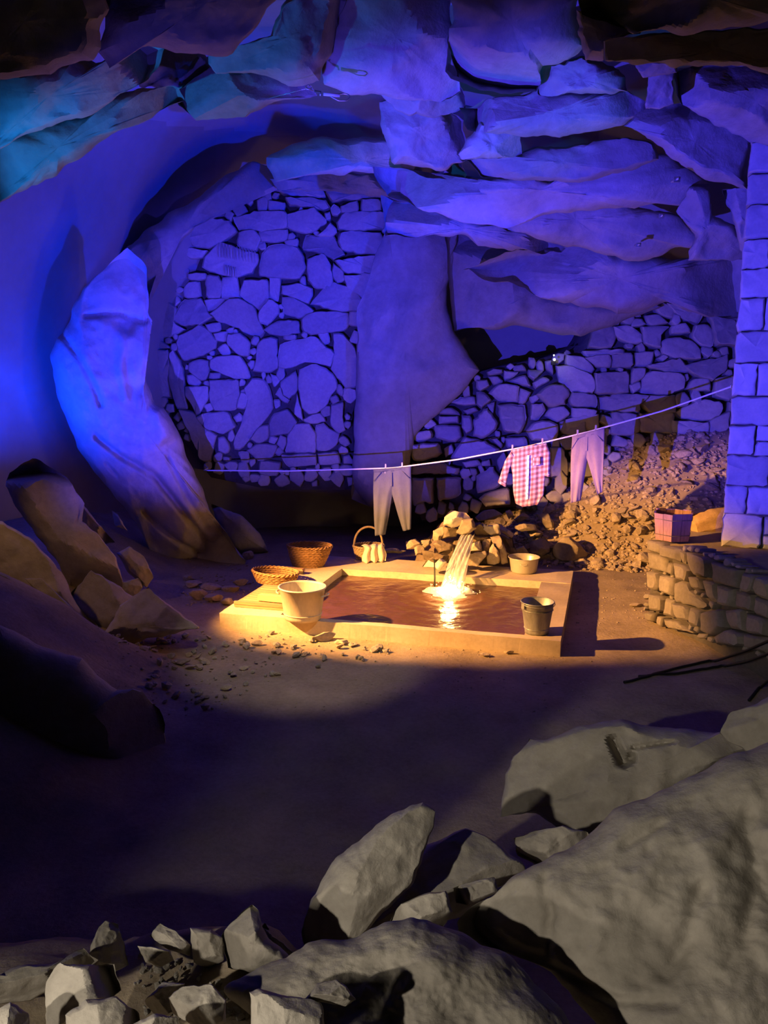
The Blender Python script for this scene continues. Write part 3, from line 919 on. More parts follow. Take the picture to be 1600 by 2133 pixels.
WR += crop(1180, 620, .2375, [
    [(250, 670), (530, 655), (550, 700), (540, 820), (430, 840), (260, 845)],
    [(680, 690), (720, 650), (1000, 670), (1020, 700), (1030, 790), (880, 850), (660, 830)],
    [(280, 880), (450, 850), (600, 850), (720, 870), (620, 940), (630, 1000), (300, 980)],
    [(250, 250), (400, 250), (425, 340), (400, 430), (200, 440)], [(470, 200), (490, 150), (580, 135), (590, 200), (560, 240)],
    [(420, 260), (540, 250), (650, 320), (660, 400), (540, 390), (430, 340)], [(600, 190), (650, 190), (690, 230), (560, 260)],
    [(150, 530), (380, 500), (390, 610), (260, 600)], [(410, 500), (570, 490), (580, 600), (410, 610)],
    [(150, 470), (500, 455), (500, 490), (170, 520)], [(0, 510), (140, 530), (240, 620), (210, 670), (0, 590)],
    [(670, 260), (900, 260), (820, 330), (820, 440), (680, 400)], [(700, 160), (800, 150), (890, 220), (720, 240)],
    [(780, 90), (830, 50), (950, 110), (920, 180), (810, 140)], [(870, 60), (1060, 90), (1190, 140), (1150, 220), (1000, 170)],
    [(960, 350), (1110, 390), (1170, 470), (1160, 540), (950, 520), (840, 490), (840, 380)],
    [(1140, 250), (1240, 240), (1290, 340), (1270, 430), (1170, 410), (1100, 330)],
    [(1180, 560), (1310, 540), (1410, 500), (1390, 640), (1260, 720), (1120, 670), (1020, 600)],
    [(1260, 150), (1400, 190), (1480, 200), (1480, 420), (1310, 410), (1300, 300)],
    [(1410, 110), (1490, 95), (1490, 190), (1410, 180)], [(610, 490), (760, 480), (740, 590), (620, 600)],
    [(700, 600), (1000, 540), (1090, 650), (900, 655)], [(1060, 800), (1110, 720), (1240, 710), (1260, 810)],
    [(1310, 720), (1450, 690), (1440, 900), (1310, 860)], [(1060, 950), (1200, 900), (1340, 930), (1360, 990), (1250, 1080), (980, 1050), (960, 1000)],
    [(650, 930), (740, 870), (950, 860), (950, 1000), (740, 1010)], [(650, 1020), (940, 1010), (920, 1190), (650, 1170)],
    [(400, 1010), (640, 1030), (640, 1170), (560, 1200), (400, 1200)], [(930, 1080), (1240, 1100), (1240, 1190), (940, 1230)],
    [(560, 770), (640, 740), (650, 790), (590, 830)], [(590, 630), (690, 620), (680, 690), (570, 760)],
    [(1250, 1090), (1420, 1000), (1410, 1160), (1250, 1200)], [(60, 970), (260, 990), (240, 1040), (60, 1060)],
    [(930, 250), (1040, 230), (1090, 300), (930, 310)], [(0, 1070), (270, 1020), (280, 1150), (0, 1180)],
    [(60, 840), (250, 855), (260, 960), (60, 945), (30, 910)], [(1440, 690), (1640, 640), (1640, 900), (1450, 900)], [(1490, 220), (1660, 220), (1660, 600), (1490, 560)],
    [(1420, 920), (1640, 920), (1640, 1180), (1430, 1160)],
])
WR_OUT = [(850, 1000), (845, 920), (900, 860), (960, 820), (1000, 775), (1090, 755), (1130, 748), (1180, 735), (1225, 715), (1240, 680), (1290, 660), (1300, 652), (1360, 650), (1375, 632), (1440, 645), (1500, 645), (1570, 640), (1580, 920), (1480, 915), (1390, 930), (1300, 930), (1260, 1000), (1180, 1060), (1050, 1060), (980, 1070), (880, 1090)]


def wr_pt(q):
    q = np.asarray(q, float)
    return P(q[:, 0], q[:, 1], 12.25 - 0.0012 * (q[:, 0] - 860) - 0.0014 * (q[:, 1] - 800))


NWR = np.array([-0.12, -1.0, 0.12]); NWR /= np.linalg.norm(NWR)
back_q = resample(np.array(WR_OUT, float), 110)
cq = np.array([1230.0, 850.0])
bk = wr_pt(cq + (back_q - cq) * 1.0)
cb = wr_pt(cq[None])[0]
VV = np.vstack([bk + [0, .16, 0], cb + (bk - cb) * .5 + [0, .12, 0], [cb + [0, .12, 0]], bk + [0, 1.2, 0]])
VF = grid_faces(110, 2, True) + [(110 + i, 110 + (i + 1) % 110, 220) for i in range(110)] + [(i, 221 + i, 221 + (i + 1) % 110, (i + 1) % 110) for i in range(110)]
obj('mortar_bed', fix_normals(mesh(VV, VF)), M_MORTAR, SHELL['wall_right'])
for k, q in enumerate(WR):
    left = np.mean([p[0] for p in q]) < 1160
    wall_stone(wr_pt(q), NWR, SHELL['wall_right'], M_STONE, depth=0.18, proud=0.10 if left else 0.045, bev=0.035 if left else 0.02, rs=1.5 if left else 1.0, seed=2000 + k, shrink=-.004 if left else -.02)
for k, q in enumerate(chink(WR_OUT, WR, [], 5, 15, 4.5, 6000, 170)):
    wall_stone(wr_pt(q), NWR, SHELL['wall_right'], M_STONE, depth=0.14, proud=0.03, bev=0.02, rs=1.0, seed=3000 + k, n=12, shrink=-.006)

# ------------------------------------------------------------------ ashlar pillar
PIL0 = P(1501, 1137, 8.02)
AP = R(24)
PU = np.array([math.cos(AP), -math.sin(AP), 0.0]); PN = np.array([-math.sin(AP), -math.cos(AP), 0.0])
pillar = thing('stone_pillar', 'tall pillar of squared pale stone blocks standing on the low curved wall', 'pillar', PIL0)
rows_px = [1138, 1069, 1010, 947, 885, 825, 756, 690, 621, 561, 499, 428, 363, 297, 250]
zs = []
for y in rows_px:
    x = 1500 + (1138 - y) * 65 / 841.0
    zs.append(on_plane(x, y, PIL0, PN)[2] - PIL0[2])
V, Fc = [], []
q = [np.array([0.05, 0, -.04]), np.array([1.25, 0, -.04]), np.array([1.25, 0, zs[-1]]), np.array([0.05, 0, zs[-1]])]
core = [PU * p[0] + np.array([0, 0, p[2]]) - PN * d for d in (0.02, 0.9) for p in q]
obj('core', fix_normals(mesh(core, [(0, 1, 2, 3), (7, 6, 5, 4), (0, 4, 5, 1), (1, 5, 6, 2), (2, 6, 7, 3), (3, 7, 4, 0)], False)), M_MORTAR, pillar)
rp = random.Random(4)
kk = 0
for r in range(len(zs) - 1):
    z0, z1 = zs[r], zs[r + 1]
    long_ = r % 2 == 0
    w = (0.385 if long_ else 0.225) + rp.uniform(-.02, .02)
    cuts = [(0, w, z0, z1)]
    a = w
    while a < 1.2:
        b = min(1.25, a + rp.uniform(.22, .42))
        if rp.random() < 0.6 and z1 - z0 > .2:
            zm = z0 + (z1 - z0) * rp.uniform(.4, .65)
            if rp.random() < .5:
                c = a + (b - a) * rp.uniform(.35, .6)
                cuts += [(a, b, zm, z1), (a, c, z0, zm), (c, b, z0, zm)]
            else:
                cuts += [(a, b, z0, zm), (a, b, zm, z1)]
        else:
            cuts.append((a, b, z0, z1))
        a = b
    for (a, b, c, d) in cuts:
        B = [PU * s + np.array([0, 0, t]) for s, t in ((a, c), ((a + b) / 2, c), (b, c), (b, (c + d) / 2), (b, d), ((a + b) / 2, d), (a, d), (a, (c + d) / 2))]
        wall_stone(B, PN, pillar, M_ASHLAR, name='stone_block', depth=0.30 if a == 0 else .2, proud=0.022, bev=0.02, rs=0.35, seed=5000 + kk, n=20, shrink=0.006)
        kk += 1

# ------------------------------------------------------------------ low wall carrying the pillar
WA = np.array([2.80, 8.35, 0.0]); WBp = np.array([3.20, 6.58, 0.0])
WD = (WBp - WA) / np.linalg.norm(WBp - WA)
NW = np.array([WD[1], -WD[0], 0.0]); NW = NW if NW[0] < 0 else -NW
NW = NW + np.array([0, 0, 0.10]); NW /= np.linalg.norm(NW)
WTOP = np.array([2.80, 8.35, 0.85])
lowwall = thing('retaining_wall', 'low rough stone wall with an earth top under the pillar at the right', 'wall', (0, 0, 0))
ring = [(2.83, 8.32), (3.23, 6.58), (3.55, 5.6), (6.5, 5.4), (6.5, 10.6), (4.4, 10.4), (3.4, 9.4), (2.95, 8.75)]
tp = resample(np.array(ring), 60)
c0 = tp.mean(0)
rings = []
for s, z in ((1.015, -0.4), (1.0, 0.0), (1.0, 0.78), (0.985, 0.835), (0.7, 0.85), (0.35, 0.86)):
    e = c0 + (tp - c0) * s
    zz = z + (0.02 * fbm(np.stack([e[:, 0], e[:, 1], e[:, 0] * 0], -1), 3.0, 3, 8) if z > .8 else 0)
    rings.append(np.stack([e[:, 0] + (0.07 * (0.8 - z) * -0.3), e[:, 1], np.full(60, 1.0) * zz], -1))
V = np.vstack(rings + [np.array([[c0[0], c0[1], 0.86]])])
Fc = grid_faces(60, 6, True) + [(300 + i, 300 + (i + 1) % 60, 360) for i in range(60)]
ef = obj('earth_fill', fix_normals(mesh(V, Fc)), M_SAND, lowwall)
ef.data.materials.append(M_MORTAR)
for pg in ef.data.polygons:
    if pg.center.z < 0.80: pg.material_index = 1
LW = crop(1320, 1040, .197, [
    [(195, 430), (340, 470), (330, 590), (190, 540)], [(350, 490), (510, 520), (500, 665), (340, 600)], [(520, 540), (562, 560), (555, 680), (518, 660)],
    [(570, 560), (830, 630), (830, 830), (650, 780), (580, 690)], [(860, 660), (1165, 760), (1150, 940), (880, 880)],
    [(1180, 780), (1330, 810), (1290, 1000), (1170, 960)], [(1350, 820), (1480, 870), (1480, 1080), (1310, 1010), (1300, 930)],
    [(190, 560), (370, 620), (370, 770), (180, 740)], [(390, 670), (440, 690), (430, 800), (380, 780)],
    [(445, 680), (570, 700), (620, 770), (600, 870), (470, 840)], [(180, 760), (290, 790), (290, 940), (250, 970), (170, 930)],
    [(310, 800), (460, 850), (440, 1030), (300, 970)], [(480, 870), (605, 870), (620, 960), (780, 1110), (740, 1150), (480, 1090)],
    [(620, 820), (740, 830), (740, 960), (625, 940)], [(770, 850), (880, 880), (890, 1100), (800, 1050)],
    [(895, 900), (1080, 960), (1060, 1140), (920, 1110)], [(190, 1000), (340, 1040), (330, 1190), (200, 1170)],
    [(350, 1045), (450, 1080), (450, 1250), (350, 1220)], [(470, 1105), (600, 1140), (600, 1290), (480, 1260)],
    [(615, 1150), (730, 1190), (730, 1350), (610, 1310)], [(750, 1200), (950, 1160), (1000, 1350), (860, 1440), (750, 1400)],
    [(140, 1200), (260, 1210), (230, 1300), (160, 1270)], [(280, 1240), (330, 1260), (310, 1350), (270, 1310)],
    [(345, 1270), (470, 1290), (640, 1420), (360, 1350)], [(970, 1180), (1170, 1160), (1195, 1400), (1015, 1350)],
    [(1095, 970), (1290, 1020), (1290, 1180), (1075, 1140)], [(1305, 1035), (1480, 1100), (1480, 1280), (1300, 1200)],
    [(1215, 1210), (1440, 1280), (1440, 1450), (1215, 1400)], [(870, 1460), (1000, 1380), (1180, 1430), (1180, 1550), (900, 1530)],
    [(1210, 1430), (1480, 1480), (1480, 1640), (1200, 1560)],
])
for k, q in enumerate(LW):
    q = np.array(q)
    wall_stone(on_plane(q[:, 0], q[:, 1], WTOP, NW), NW, lowwall, M_DIMMED, depth=0.16, proud=0.045, bev=0.035, rs=0.8, seed=6000 + k, shrink=-.006)
LW_OUT = [(1357, 1123), (1440, 1138), (1520, 1165), (1605, 1205), (1605, 1370), (1480, 1335), (1350, 1285), (1348, 1240)]
for k, q in enumerate(chink(LW_OUT, LW, [], 9, 9, 3.2, 3000, 70)):
    q = np.array(q)
    wall_stone(on_plane(q[:, 0], q[:, 1], WTOP, NW), NW, lowwall, M_DIMMED, depth=0.14, proud=0.02, bev=0.015, seed=6500 + k, n=8, shrink=0.003)

# ------------------------------------------------------------------ big rocks at the left
rock('rock_pillar', [(150, 655), (172, 600), (205, 572), (265, 520), (300, 560), (310, 655), (318, 668), (306, 690), (300, 742), (306, 795), (322, 832), (342, 846), (362, 882), (388, 952), (412, 1002), (436, 1062), (464, 1092), (486, 1132), (512, 1172), (450, 1185), (400, 1190), (330, 1180), (300, 1120), (275, 1072), (225, 1012), (182, 962), (160, 930), (122, 830), (104, 742), (116, 705)],
     10.35, .55, M_CAVE, label='tall leaning natural rock pillar left of the filled-in back wall', cat='rock', back=.35, ns=280, nr=64, chops=9, rough=0.05, fscale=2.6, spread=.7, lean=.14, dome=2.4, fc=.10, fcell=.38, keep=.6, seed=21,
     grooves=[([(205, 910), (250, 945), (320, 982), (372, 1050), (420, 1115), (455, 1165)], 11, .13), ([(128, 695), (165, 745), (195, 800), (212, 845)], 9, .05), ([(180, 660), (250, 650), (306, 668)], 8, .06),
              ([(300, 1060), (350, 1105), (430, 1165)], 9, .09), ([(255, 690), (250, 760), (262, 830)], 14, -.05), ([(345, 950), (385, 1030), (430, 1100)], 8, .05), ([(225, 965), (245, 985)], 6, .05)])
rock('rock_slab', [(440, 1050), (500, 1072), (540, 1108), (560, 1150), (500, 1160), (460, 1120)], 11.5, .25, M_CAVE, label='small dark rock lump at the foot of the leaning rock pillar', cat='rock', chops=5, seed=22)
LEFT = [
    ([(20, 985), (70, 952), (140, 990), (175, 1050), (170, 1085), (202, 1110), (242, 1160), (262, 1230), (230, 1260), (150, 1250), (120, 1170), (60, 1095), (28, 1045), (12, 1010)], 8.4, .35, 'large purple-lit boulder slab leaning at the left edge, topmost of the left rocks', 9),
    ([(-70, 1080), (0, 1085), (62, 1120), (132, 1192), (152, 1242), (205, 1310), (230, 1370), (120, 1372), (0, 1320), (-70, 1290)], 7.4, .3, 'broad flat slab sloping down at the left edge below the purple-lit boulder', 10),
    ([(190, 1190), (235, 1212), (272, 1240), (330, 1262), (310, 1310), (222, 1340), (178, 1300), (145, 1240)], 7.9, .28, 'warm-lit slanting slab between the left edge slab and the amber boulder', 11),
    ([(250, 1262), (310, 1222), (338, 1250), (418, 1308), (350, 1322), (290, 1335), (205, 1380), (190, 1335), (215, 1320)], 7.35, .35, 'amber-lit boulder with a shaded right face nearest the left end of the basin', 12),
    ([(243, 1152), (270, 1138), (302, 1160), (320, 1202), (305, 1225), (265, 1190)], 8.8, .16, 'pointed dim rock standing behind the amber-lit boulder', 13),
    ([(256, 1212), (290, 1203), (302, 1216), (280, 1248), (255, 1240)], 8.2, .1, 'small pinkish block wedged on top of the amber-lit boulder', 14),
    ([(-40, 1172), (12, 1195), (80, 1260), (150, 1352), (120, 1385), (40, 1330), (-40, 1270)], 6.7, .14, 'long thin slab plate lying lowest along the left slope', 15),
    ([(52, 1205), (85, 1205), (150, 1265), (195, 1330), (185, 1365), (140, 1310), (90, 1250)], 7.0, .1, 'narrow tilted plate on the left slope above the long thin slab', 16),
    ([(140, 1045), (165, 1040), (200, 1085), (240, 1130), (215, 1135), (175, 1095)], 8.9, .12, 'narrow dark rock blade behind the purple-lit boulder', 17),
    ([(232, 1062), (246, 1072), (266, 1106), (240, 1096)], 9.4, .08, 'small bright blue rock tip in the gap behind the left boulders', 18),
]
for pts, Y, T, lab, sd in LEFT:
    rock('rock_slab', pts, Y, T, M_BOULDER, label=lab, cat='rock', back=T * .8, ns=90, nr=18, chops=8, rough=.05, spread=.7, lean=-.05, dome=3, fc=.10, fcell=.5, keep=.55, seed=sd)
rock('dark_slope_rock', [(-120, 1290), (0, 1300), (95, 1350), (170, 1372), (238, 1442), (285, 1440), (335, 1482), (350, 1560), (250, 1760), (-120, 1800)], 5.5, .5, M_BOULDER, label='big unlit rock mass in the dark at the lower left', cat='rock', back=.8, ns=100, chops=6, rough=.05, seed=25)

# ------------------------------------------------------------------ foreground rocks
FORE = [
    ('boulder', [(1760, 1520), (1600, 1553), (1540, 1570), (1400, 1630), (1280, 1690), (1220, 1745), (1110, 1795), (1062, 1830), (1030, 1870), (980, 1900), (953, 1920), (957, 1945), (1000, 1965), (1052, 1984), (1100, 1992), (1137, 2013), (1190, 2062), (1255, 2140), (1340, 2260), (1780, 2280)], 2.5, .3, 'huge smooth boulder filling the lower right corner', 1),
    ('boulder', [(600, 2000), (640, 1966), (740, 1950), (800, 1925), (860, 1910), (930, 1935), (962, 1942), (1000, 1968), (1055, 1984), (1090, 2018), (1146, 2084), (1192, 2140), (1230, 2230), (900, 2300), (560, 2250), (540, 2130), (470, 2060), (540, 2015)], 2.02, .17, 'rounded pale boulder at the bottom centre left of the huge boulder', 2),
    ('boulder', [(1100, 1534), (1142, 1540), (1215, 1510), (1292, 1496), (1400, 1520), (1500, 1526), (1620, 1470), (1640, 1560), (1420, 1700), (1280, 1770), (1225, 1800), (1190, 1760), (1150, 1722), (1120, 1692), (1040, 1706), (1050, 1610)], 4.1, .3, 'broad flat-faced slab leaning behind the huge boulder', 3),
    ('boulder', [(640, 1988), (628, 1940), (660, 1850), (700, 1790), (740, 1755), (785, 1722), (830, 1690), (880, 1670), (906, 1690), (900, 1722), (880, 1782), (860, 1840), (800, 1900), (720, 1990)], 2.75, .18, 'upright pointed rock with a jagged right edge in the lower centre', 4),
    ('boulder', [(800, 1850), (840, 1800), (890, 1762), (970, 1724), (1012, 1740), (1082, 1790), (1092, 1812), (1040, 1850), (960, 1910), (860, 1950), (760, 1980), (720, 1960)], 3.0, .2, 'dull sloping rock behind and right of the upright pointed rock', 5),
    ('rock_chip', [(944, 1850), (985, 1836), (1030, 1826), (1040, 1858), (1010, 1872), (975, 1886), (950, 1880)], 2.75, .06, 'small bright flat stone caught beside the huge boulder', 6),
    ('rock_chip', [(835, 1882), (880, 1862), (930, 1855), (942, 1900), (922, 1932), (860, 1925), (800, 1940)], 2.6, .1, 'small stone with a bright top in front of the dull sloping rock', 7),
    ('rock_chip', [(1070, 1745), (1120, 1730), (1172, 1720), (1226, 1735), (1218, 1768), (1120, 1805), (1078, 1780)], 3.2, .08, 'grooved grey stone lying between the leaning slab and the huge boulder', 8),
    ('boulder', [(1500, 1526), (1520, 1488), (1560, 1470), (1620, 1440), (1720, 1430), (1720, 1620), (1600, 1600)], 3.9, .2, 'dim rock at the right edge above the huge boulder', 9),
    ('rock_chip', [(186, 1985), (195, 1955), (206, 1932), (220, 1917), (245, 1925), (258, 1965), (268, 2010), (230, 2030), (195, 2020)], 2.32, .1, 'upright rounded triangular stone, leftmost of the stones on the crest', 31),
    ('rock_chip', [(311, 1950), (332, 1922), (365, 1940), (400, 1970), (396, 1992), (350, 1978)], 2.35, .07, 'tilted brick-shaped stone pointing up on the crest', 32),
    ('rock_chip', [(286, 1970), (320, 1972), (355, 1980), (362, 2000), (335, 2015), (303, 2005)], 2.27, .07, 'low flat stone under the tilted brick-shaped stone', 33),
    ('rock_chip', [(396, 1932), (440, 1935), (466, 1956), (466, 2000), (436, 2020), (402, 2005)], 2.33, .08, 'grey squarish stone left of the tall pyramid stone', 34),
    ('rock_chip', [(461, 1948), (478, 1925), (500, 1905), (525, 1884), (538, 1894), (546, 1930), (562, 1955), (600, 1985), (612, 2010), (540, 2030), (475, 2015)], 2.3, .14, 'tall tan pyramid-shaped stone, highest on the crest', 35),
    ('rock_chip', [(545, 1930), (552, 1922), (566, 1948), (592, 1965), (620, 1992), (590, 2015), (560, 1990)], 2.4, .06, 'crumbled chip leaning on the right of the pyramid stone', 45),
    ('rock_chip', [(92, 2070), (104, 2030), (125, 2004), (160, 2010), (238, 2008), (252, 2062), (212, 2090), (142, 2140), (100, 2150)], 1.95, .13, 'squared block with a bright left end and a black shaded face', 36),
    ('rock_chip', [(138, 2115), (180, 2080), (240, 2076), (292, 2112), (300, 2200), (140, 2210)], 1.75, .1, 'rough stone in front of the squared block at the bottom edge', 37),
    ('rock_chip', [(300, 2085), (340, 2046), (385, 2048), (365, 2110), (330, 2125)], 2.0, .08, 'rounded stone partly behind the knobbly stone at the bottom', 38),
    ('rock_chip', [(350, 2078), (380, 2055), (440, 2050), (472, 2082), (470, 2130), (425, 2150), (362, 2112)], 1.88, .1, 'knobbly stone with a shaded right end at the bottom left', 39),
    ('rock_chip', [(519, 2066), (535, 2060), (600, 2076), (670, 2086), (680, 2200), (530, 2200)], 1.72, .1, 'flat-faced angular stone at the bottom edge below the bottom centre boulder', 40),
    ('rock_chip', [(634, 2082), (660, 2050), (700, 2040), (722, 2055), (742, 2082), (720, 2096)], 1.8, .08, 'rough domed stone casting a black shadow on the bottom centre boulder', 41),
    ('rock_chip', [(-60, 2040), (0, 2028), (40, 2012), (120, 2005), (175, 1975), (205, 2000), (140, 2045), (60, 2085), (-60, 2100)], 2.15, .12, 'long low pale rock at the left bottom edge', 42),
    ('rock_chip', [(275, 2135), (320, 2112), (370, 2118), (385, 2200), (270, 2210)], 1.68, .08, 'half-seen stone cut by the bottom edge', 43),
    ('rock_chip', [(-30, 2120), (20, 2085), (60, 2110), (70, 2200), (-30, 2210)], 1.72, .08, 'half-seen stone in the bottom left corner', 44),
]
for nm, pts, Y, T, lab, sd in FORE:
    big = nm == 'boulder'
    huge = sd < 3
    rock(nm, pts, Y, T, M_BOULDER, label=lab, cat='boulder' if big else 'stone', back=T * (1.0 if big else .8), ns=260 if huge else 150 if big else 80, nr=110 if huge else 36 if big else 22,
         chops=4 if huge else 9 if big else 8, rough=.085 if huge else .06 if big else .07, fscale=2.6 if huge else 1.8, spread=.6 if big else .9,
         lean=-.12 if big else -.06, dome=5 if sd == 2 else 3.2 if huge else 2.6, fc=.07 if huge else .05 if big else .08, fcell=.42 if huge else .45, keep=.86 if huge else .72 if big else .6, seed=700 + sd, center=(1690, 1930) if sd == 1 else None,
         grooves=[([(1160, 1840), (1172, 1905), (1152, 1985)], 22, .025), ([(1490, 1860), (1440, 1970), (1405, 2025)], 26, .025), ([(1010, 1940), (1080, 1975), (1150, 2000), (1300, 2075), (1420, 2085)], 20, .02), ([(1330, 1770), (1400, 1735)], 20, .02), ([(1570, 1720), (1590, 1860), (1560, 1960)], 24, .02)] if sd == 1 else
         [([(1280, 1545), (1300, 1590), (1315, 1580)], 16, .12), ([(1320, 1560), (1400, 1548)], 8, .03)] if sd == 3 else ())

# gravel between the foreground stones
k = 0
for i in range(110):
    x, y = rng.uniform(280, 620), rng.uniform(1985, 2120)
    p = G(x, y, 0.82)
    z = gz(p[0], p[1])
    p = G(x, y, z + .01)
    o = obj('gravel_stone', PEBBLES[i % 6], M_BOULDER, None, 'small gravel stone among the crest stones at the bottom left', 'stone', 'gravel between the foreground stones')
    s = rng.uniform(.008, .024)
    o.location = p; o.scale = (s, s, s); o.rotation_euler = (rng.uniform(0, 6), rng.uniform(0, 6), rng.uniform(0, 6))

# ------------------------------------------------------------------ washing basin
BO = np.array([-1.689, 8.066, 0.0]); BANG = R(-15.2)
BU = np.array([math.cos(BANG), math.sin(BANG), 0]); BV = np.array([-math.sin(BANG), math.cos(BANG), 0])


def bl(u, v, z=0.0):
    return BO + BU * u + BV * v + np.array([0, 0, z])


BTOP, BL, BW = 0.13, 3.43, 2.75
basin = thing('washing_basin', 'sunken concrete washing basin with a broad flat rim around amber water', 'basin', BO, BANG)


def slab_piece(name, u0, u1, v0, v1, z0, z1, m, seed, amp=.006):
    nu = max(4, int((u1 - u0) / .06)); nv = max(4, int((v1 - v0) / .06))
    us = np.linspace(u0, u1, nu); vs = np.linspace(v0, v1, nv)
    U, Vv = np.meshgrid(us, vs)
    z = np.full(U.shape, z1)
    pts = np.stack([U, Vv, z], -1).reshape(-1, 3)
    pts[:, 2] += amp * fbm(pts, 2.5, 4, seed)
    per = [j for j in range(nu)] + [r * nu + nu - 1 for r in range(1, nv)] + [(nv - 1) * nu + j for j in range(nu - 2, -1, -1)] + [r * nu for r in range(nv - 2, 0, -1)]
    lo = pts[per].copy(); n0 = len(pts)
    e = fbm(lo * 1.0, 6, 3, seed + 2) * amp * 1.5
    mid = lo.copy(); mid[:, 2] = z0
    mid[:, 0] += e; mid[:, 1] += e
    Fq = grid_faces(nu, nv)
    k_ = len(per)
    Fq += [(per[(i + 1) % k_], per[i], n0 + i, n0 + (i + 1) % k_) for i in range(k_)]
    return obj(name, fix_normals(mesh(np.vstack([pts, mid]), Fq, False)), m, basin)


slab_piece('front_rim', 0.0, BL, 0.0, 0.10, -.35, BTOP, M_CONC, 1)
slab_piece('back_rim', 0.0, BL, 2.11, BW, -.35, BTOP, M_CONC, 2)
slab_piece('left_rim', 0.0, 0.63, 0.10, 2.11, -.35, BTOP, M_CONC, 3)
slab_piece('right_rim', 3.09, BL, 0.10, 2.11, -.35, BTOP, M_CONC, 4)
slab_piece('basin_floor', 0.62, 3.10, 0.09, 2.12, -.4, -.20, M_BASIN, 5, .012)
# water
nu, nv = 90, 70
U, Vv = np.meshgrid(np.linspace(.632, 3.088, nu), np.linspace(.102, 2.108, nv))
WZ = .045
FALLU, FALLV = 2.10, 1.52
d = np.sqrt((U - FALLU) ** 2 + (Vv - FALLV) ** 2)
wz = WZ + .006 * np.sin(d * 34) * np.exp(-d * 1.6) + .004 * fbm(np.stack([U, Vv, U * 0], -1).reshape(-1, 3), 5, 3, 4).reshape(U.shape)
wv = np.array([bl(a, b, c) for a, b, c in zip(U.ravel(), Vv.ravel(), wz.ravel())])
obj('pool_water', mesh(wv, grid_faces(nu, nv)), M_WATER, None, 'rippled amber water in the concrete washing basin', 'water')

# waterfall: strands pouring from the rock spout into the basin
ft = bl(2.12, 2.16, 0.0); ft = P(975, 1113, 9.95)
fb = P(938, 1232, 9.05)
fall = thing('waterfall', 'glowing waterfall pouring from the rock pile into the basin', 'waterfall', (fb[0], fb[1], WZ))
fo = np.array(fall.location)
for s, (offx, wtop, wbot, push) in enumerate(((-.03, .03, .042, 0), (.012, .03, .05, .03), (.05, .035, .042, .05), (-.058, .018, .035, .02))):
    n, mseg = 9, 26
    V = []
    for j in range(mseg + 1):
        t = j / mseg
        fall_t = t ** 1.25
        horiz = t ** 0.95
        c = np.array([ft[0] + (fb[0] - ft[0]) * horiz, ft[1] + (fb[1] - ft[1]) * horiz - push * t, ft[2] + (WZ - ft[2]) * fall_t])
        w = wtop + (wbot - wtop) * t
        for i in range(n):
            a = (i / (n - 1) - .5) * 2
            V.append(c + np.array([offx * (1 + .9 * t) + a * w, -.035 * (1 - a * a) + .008 * math.sin(9 * t + 3 * a + s * 2), 0.012 * math.sin(14 * t + i)]) - fo)
    obj('water_strand', mesh(V, grid_faces(n, mseg + 1)), M_FALL, fall)
# foam mound and droplets
V = []
nrf, nsf = 14, 48
for j in range(nrf + 1):
    r = j / nrf
    for i in range(nsf):
        a = 2 * math.pi * i / nsf
        rad = r * (0.225 + .05 * math.sin(3 * a) + .03 * math.sin(7 * a + 1))
        V.append((rad * math.cos(a) * 1.15, rad * math.sin(a), .01 + .10 * (1 - r * r) * (0.7 + .3 * math.sin(a * 5 + r * 9))))
V = np.array(V); V[:, 2] += .018 * fbm(V + .3, 22, 3, 3) * (V[:, 2] > .015)
obj('foam', mesh(V, grid_faces(nsf, nrf + 1, True)), M_FOAM, fall)
dr = []
for i in range(150):
    a = rng.uniform(0, 6.28); r = abs(rng.gauss(0, .17)); z = .02 + rng.uniform(0, .22) * math.exp(-r * 4)
    s = rng.uniform(.004, .011)
    q = [(s, 0, 0), (-s, 0, 0), (0, s, 0), (0, -s, 0), (0, 0, s), (0, 0, -s)]
    dr.append(([(x + r * math.cos(a), y + r * math.sin(a), zz + z) for x, y, zz in q], [(0, 2, 4), (2, 1, 4), (1, 3, 4), (3, 0, 4), (2, 0, 5), (1, 2, 5), (3, 1, 5), (0, 3, 5)]))
dv, df = merge_parts(dr)
obj('droplets', mesh(dv, df), M_FOAM, fall, kind='stuff')
# basin lamp under the fall
bl_ = thing('basin_lamp', 'bright amber lamp in the water at the foot of the waterfall', 'lamp', (fb[0], fb[1], -.19))
v, f = lathe([(0.001, 0), (.09, 0), (.10, .02), (.10, .14), (.085, .15), (.085, .14)], 24)
obj('housing', mesh(v, f), M_STEEL, bl_)
v, f = lathe([(0.001, .145), (.05, .145), (.084, .142)], 24)
obj('lens', mesh(v, f), M_LENS, bl_)
lamp('basin_glow', (fb[0] - .02, fb[1] - .10, WZ + .16), (fb[0], fb[1], 2), (1.0, 0.56, 0.16), 32, 'POINT', radius=.06)

